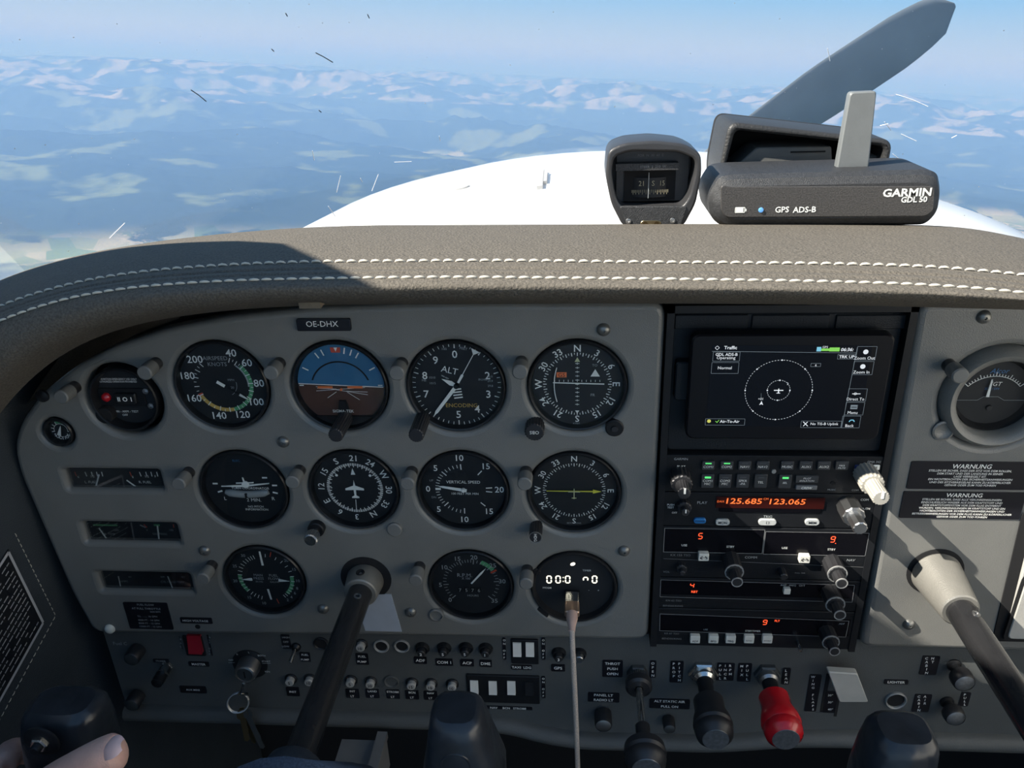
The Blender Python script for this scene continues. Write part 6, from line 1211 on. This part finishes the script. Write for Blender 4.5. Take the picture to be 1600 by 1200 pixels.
# ------------------------------------------------------------------ propeller and cowling fittings
M_BLADE = mat('grey_blade_paint', (0.30, 0.335, 0.37), 0.5, var=0.08, vscale=8)
HB = Vector((XC, 2.14, CZ-0.54)); pr = thing('propeller', 'two-bladed grey propeller at rest ahead of the cowling', 'propeller', HB)
MB().lathe([(0.125, -0.06), (0.125, 0.0), (0.112, 0.08), (0.08, 0.17), (0.04, 0.235), (0, 0.26)], 40, M=Matrix.Rotation(-PI/2, 4, 'X')).build('spinner', M_COWL, pr, smooth=60)
tip = S(1492, 8, 2.14); dr = (tip-HB); RB = dr.length; dr.normalize(); tv = Vector((0, 1, 0)).cross(dr).normalized()
for sg in (1, -1):
    k = MB(); G = []
    for i in range(25):
        s_ = i/24; r_ = 0.10+(RB-0.10)*s_; ch = float(np.interp(s_, [0, 0.1, 0.3, 0.6, 0.85, 0.95, 0.985, 1], [0.07, 0.09, 0.155, 0.175, 0.150, 0.115, 0.07, 0.012])); th = float(np.interp(s_, [0, 0.2, 1], [0.05, 0.022, 0.005])); tw = R(float(np.interp(s_, [0, 1], [48, 17])))
        row = []
        for j in range(16):
            a = 2*PI*j/16; xx = ch/2*math.cos(a); yy = th/2*math.sin(a); row.append(tuple(sg*dr*r_+sg*tv*(xx*math.cos(tw)-yy*math.sin(tw))+Vector((0, 1, 0))*(xx*math.sin(tw)+yy*math.cos(tw))))
        row.append(row[0]); G.append(row)
    k.grid(G); k.build('blade', M_BLADE, pr, smooth=60)
bv = BVHTree.FromPolygons([Vector(p) for p in cw.v], cw.f)
def hit(bvh, u, v):
    d = (_f+(u-800)/F_PX*_r-(v-600)/F_PX*_u).normalized(); loc, nr, *_ = bvh.ray_cast(CAM, d)
    if loc is None: return None, None
    if nr.dot(d) > 0: nr = -nr
    return loc, nr
def on_cowl(name, m, u, v, mb):
    loc, nr = hit(bv, u, v)
    if loc is None: return
    o = mb.build(name, m, cowl, loc); xv = Vector((0, 1, 0)); xv = (xv-nr*xv.dot(nr)).normalized(); yv = nr.cross(xv); o.rotation_euler = Matrix((xv, yv, nr)).transposed().to_euler()
M_CGREY = mat('grey_fitting', (0.30, 0.30, 0.30), 0.5)
on_cowl('oil_door_hinge', M_CGREY, 845, 281, MB().box((0, 0, 0.002), (0.085, 0.008, 0.006))); on_cowl('oil_door_hinge', M_CGREY, 852, 279, MB().box((0, 0, 0.002), (0.05, 0.006, 0.005))); on_cowl('fastener', M_CGREY, 716, 294, MB().lathe([(0.017, 0), (0.016, 0.002), (0, 0.004)], 20, sx=0.6))
# ------------------------------------------------------------------ scratches and dust on the windscreen
bw = BVHTree.FromPolygons([Vector(p) for p in ws.v], ws.f)
M_SCRW = mat('bright_scratch', (0.85, 0.86, 0.88), 0.4); M_SCRD = mat('dark_scratch', (0.05, 0.06, 0.07), 0.6)
def scratch(pts, w_, m):
    P = []
    for u, v in pts:
        l_, n2 = hit(bw, u, v)
        if l_ is None: return
        P.append(l_+n2*0.0004)
    k = MB(); k.tube([p-P[0] for p in P], w_, 5); k.build('scratch', m, wind, P[0])
for pts in (((493, 82), (505, 88), (520, 97)), ((298, 140), (310, 148), (322, 158)), ((424, 76), (428, 80)), ((498, 172), (502, 175)), ((446, 20), (449, 25)), ((574, 22), (577, 28))): scratch(pts, 0.00050, M_SCRD)
for pts in (((171, 372), (195, 348)), ((532, 274), (526, 300)), ((591, 272), (581, 298)), ((616, 253), (643, 252)), ((513, 322), (524, 338)), ((488, 235), (491, 250)), ((622, 292), (618, 299)), ((563, 278), (566, 284)), ((1400, 147), (1425, 155), (1450, 166)), ((1408, 209), (1432, 220)), ((1382, 190), (1392, 203)), ((1375, 196), (1388, 193)), ((1487, 215), (1495, 211)), ((1293, 75), (1297, 95)), ((1395, 240), (1404, 247)), ((520, 342), (512, 346)), ((686, 212), (688, 220))): scratch(pts, 0.00036, M_SCRW)
rnd = random.Random(11); k = MB()
for i in range(170):
    u = rnd.uniform(-40, 1640); v = rnd.uniform(0, 420); l_, n2 = hit(bw, u, v)
    if l_ is None: continue
    r_ = rnd.choice((0.00025, 0.0003, 0.0004, 0.0006)); t1v = n2.orthogonal().normalized(); t2v = n2.cross(t1v); c_ = l_+n2*0.0003; k.add([tuple(c_+r_*(math.cos(a)*t1v+math.sin(a)*t2v)) for a in [PI*j/3 for j in range(6)]], [(0, 1, 2, 3, 4, 5)])
o = k.build('dust_specks', M_SCRW, wind, smooth=0); o['kind'] = 'stuff'
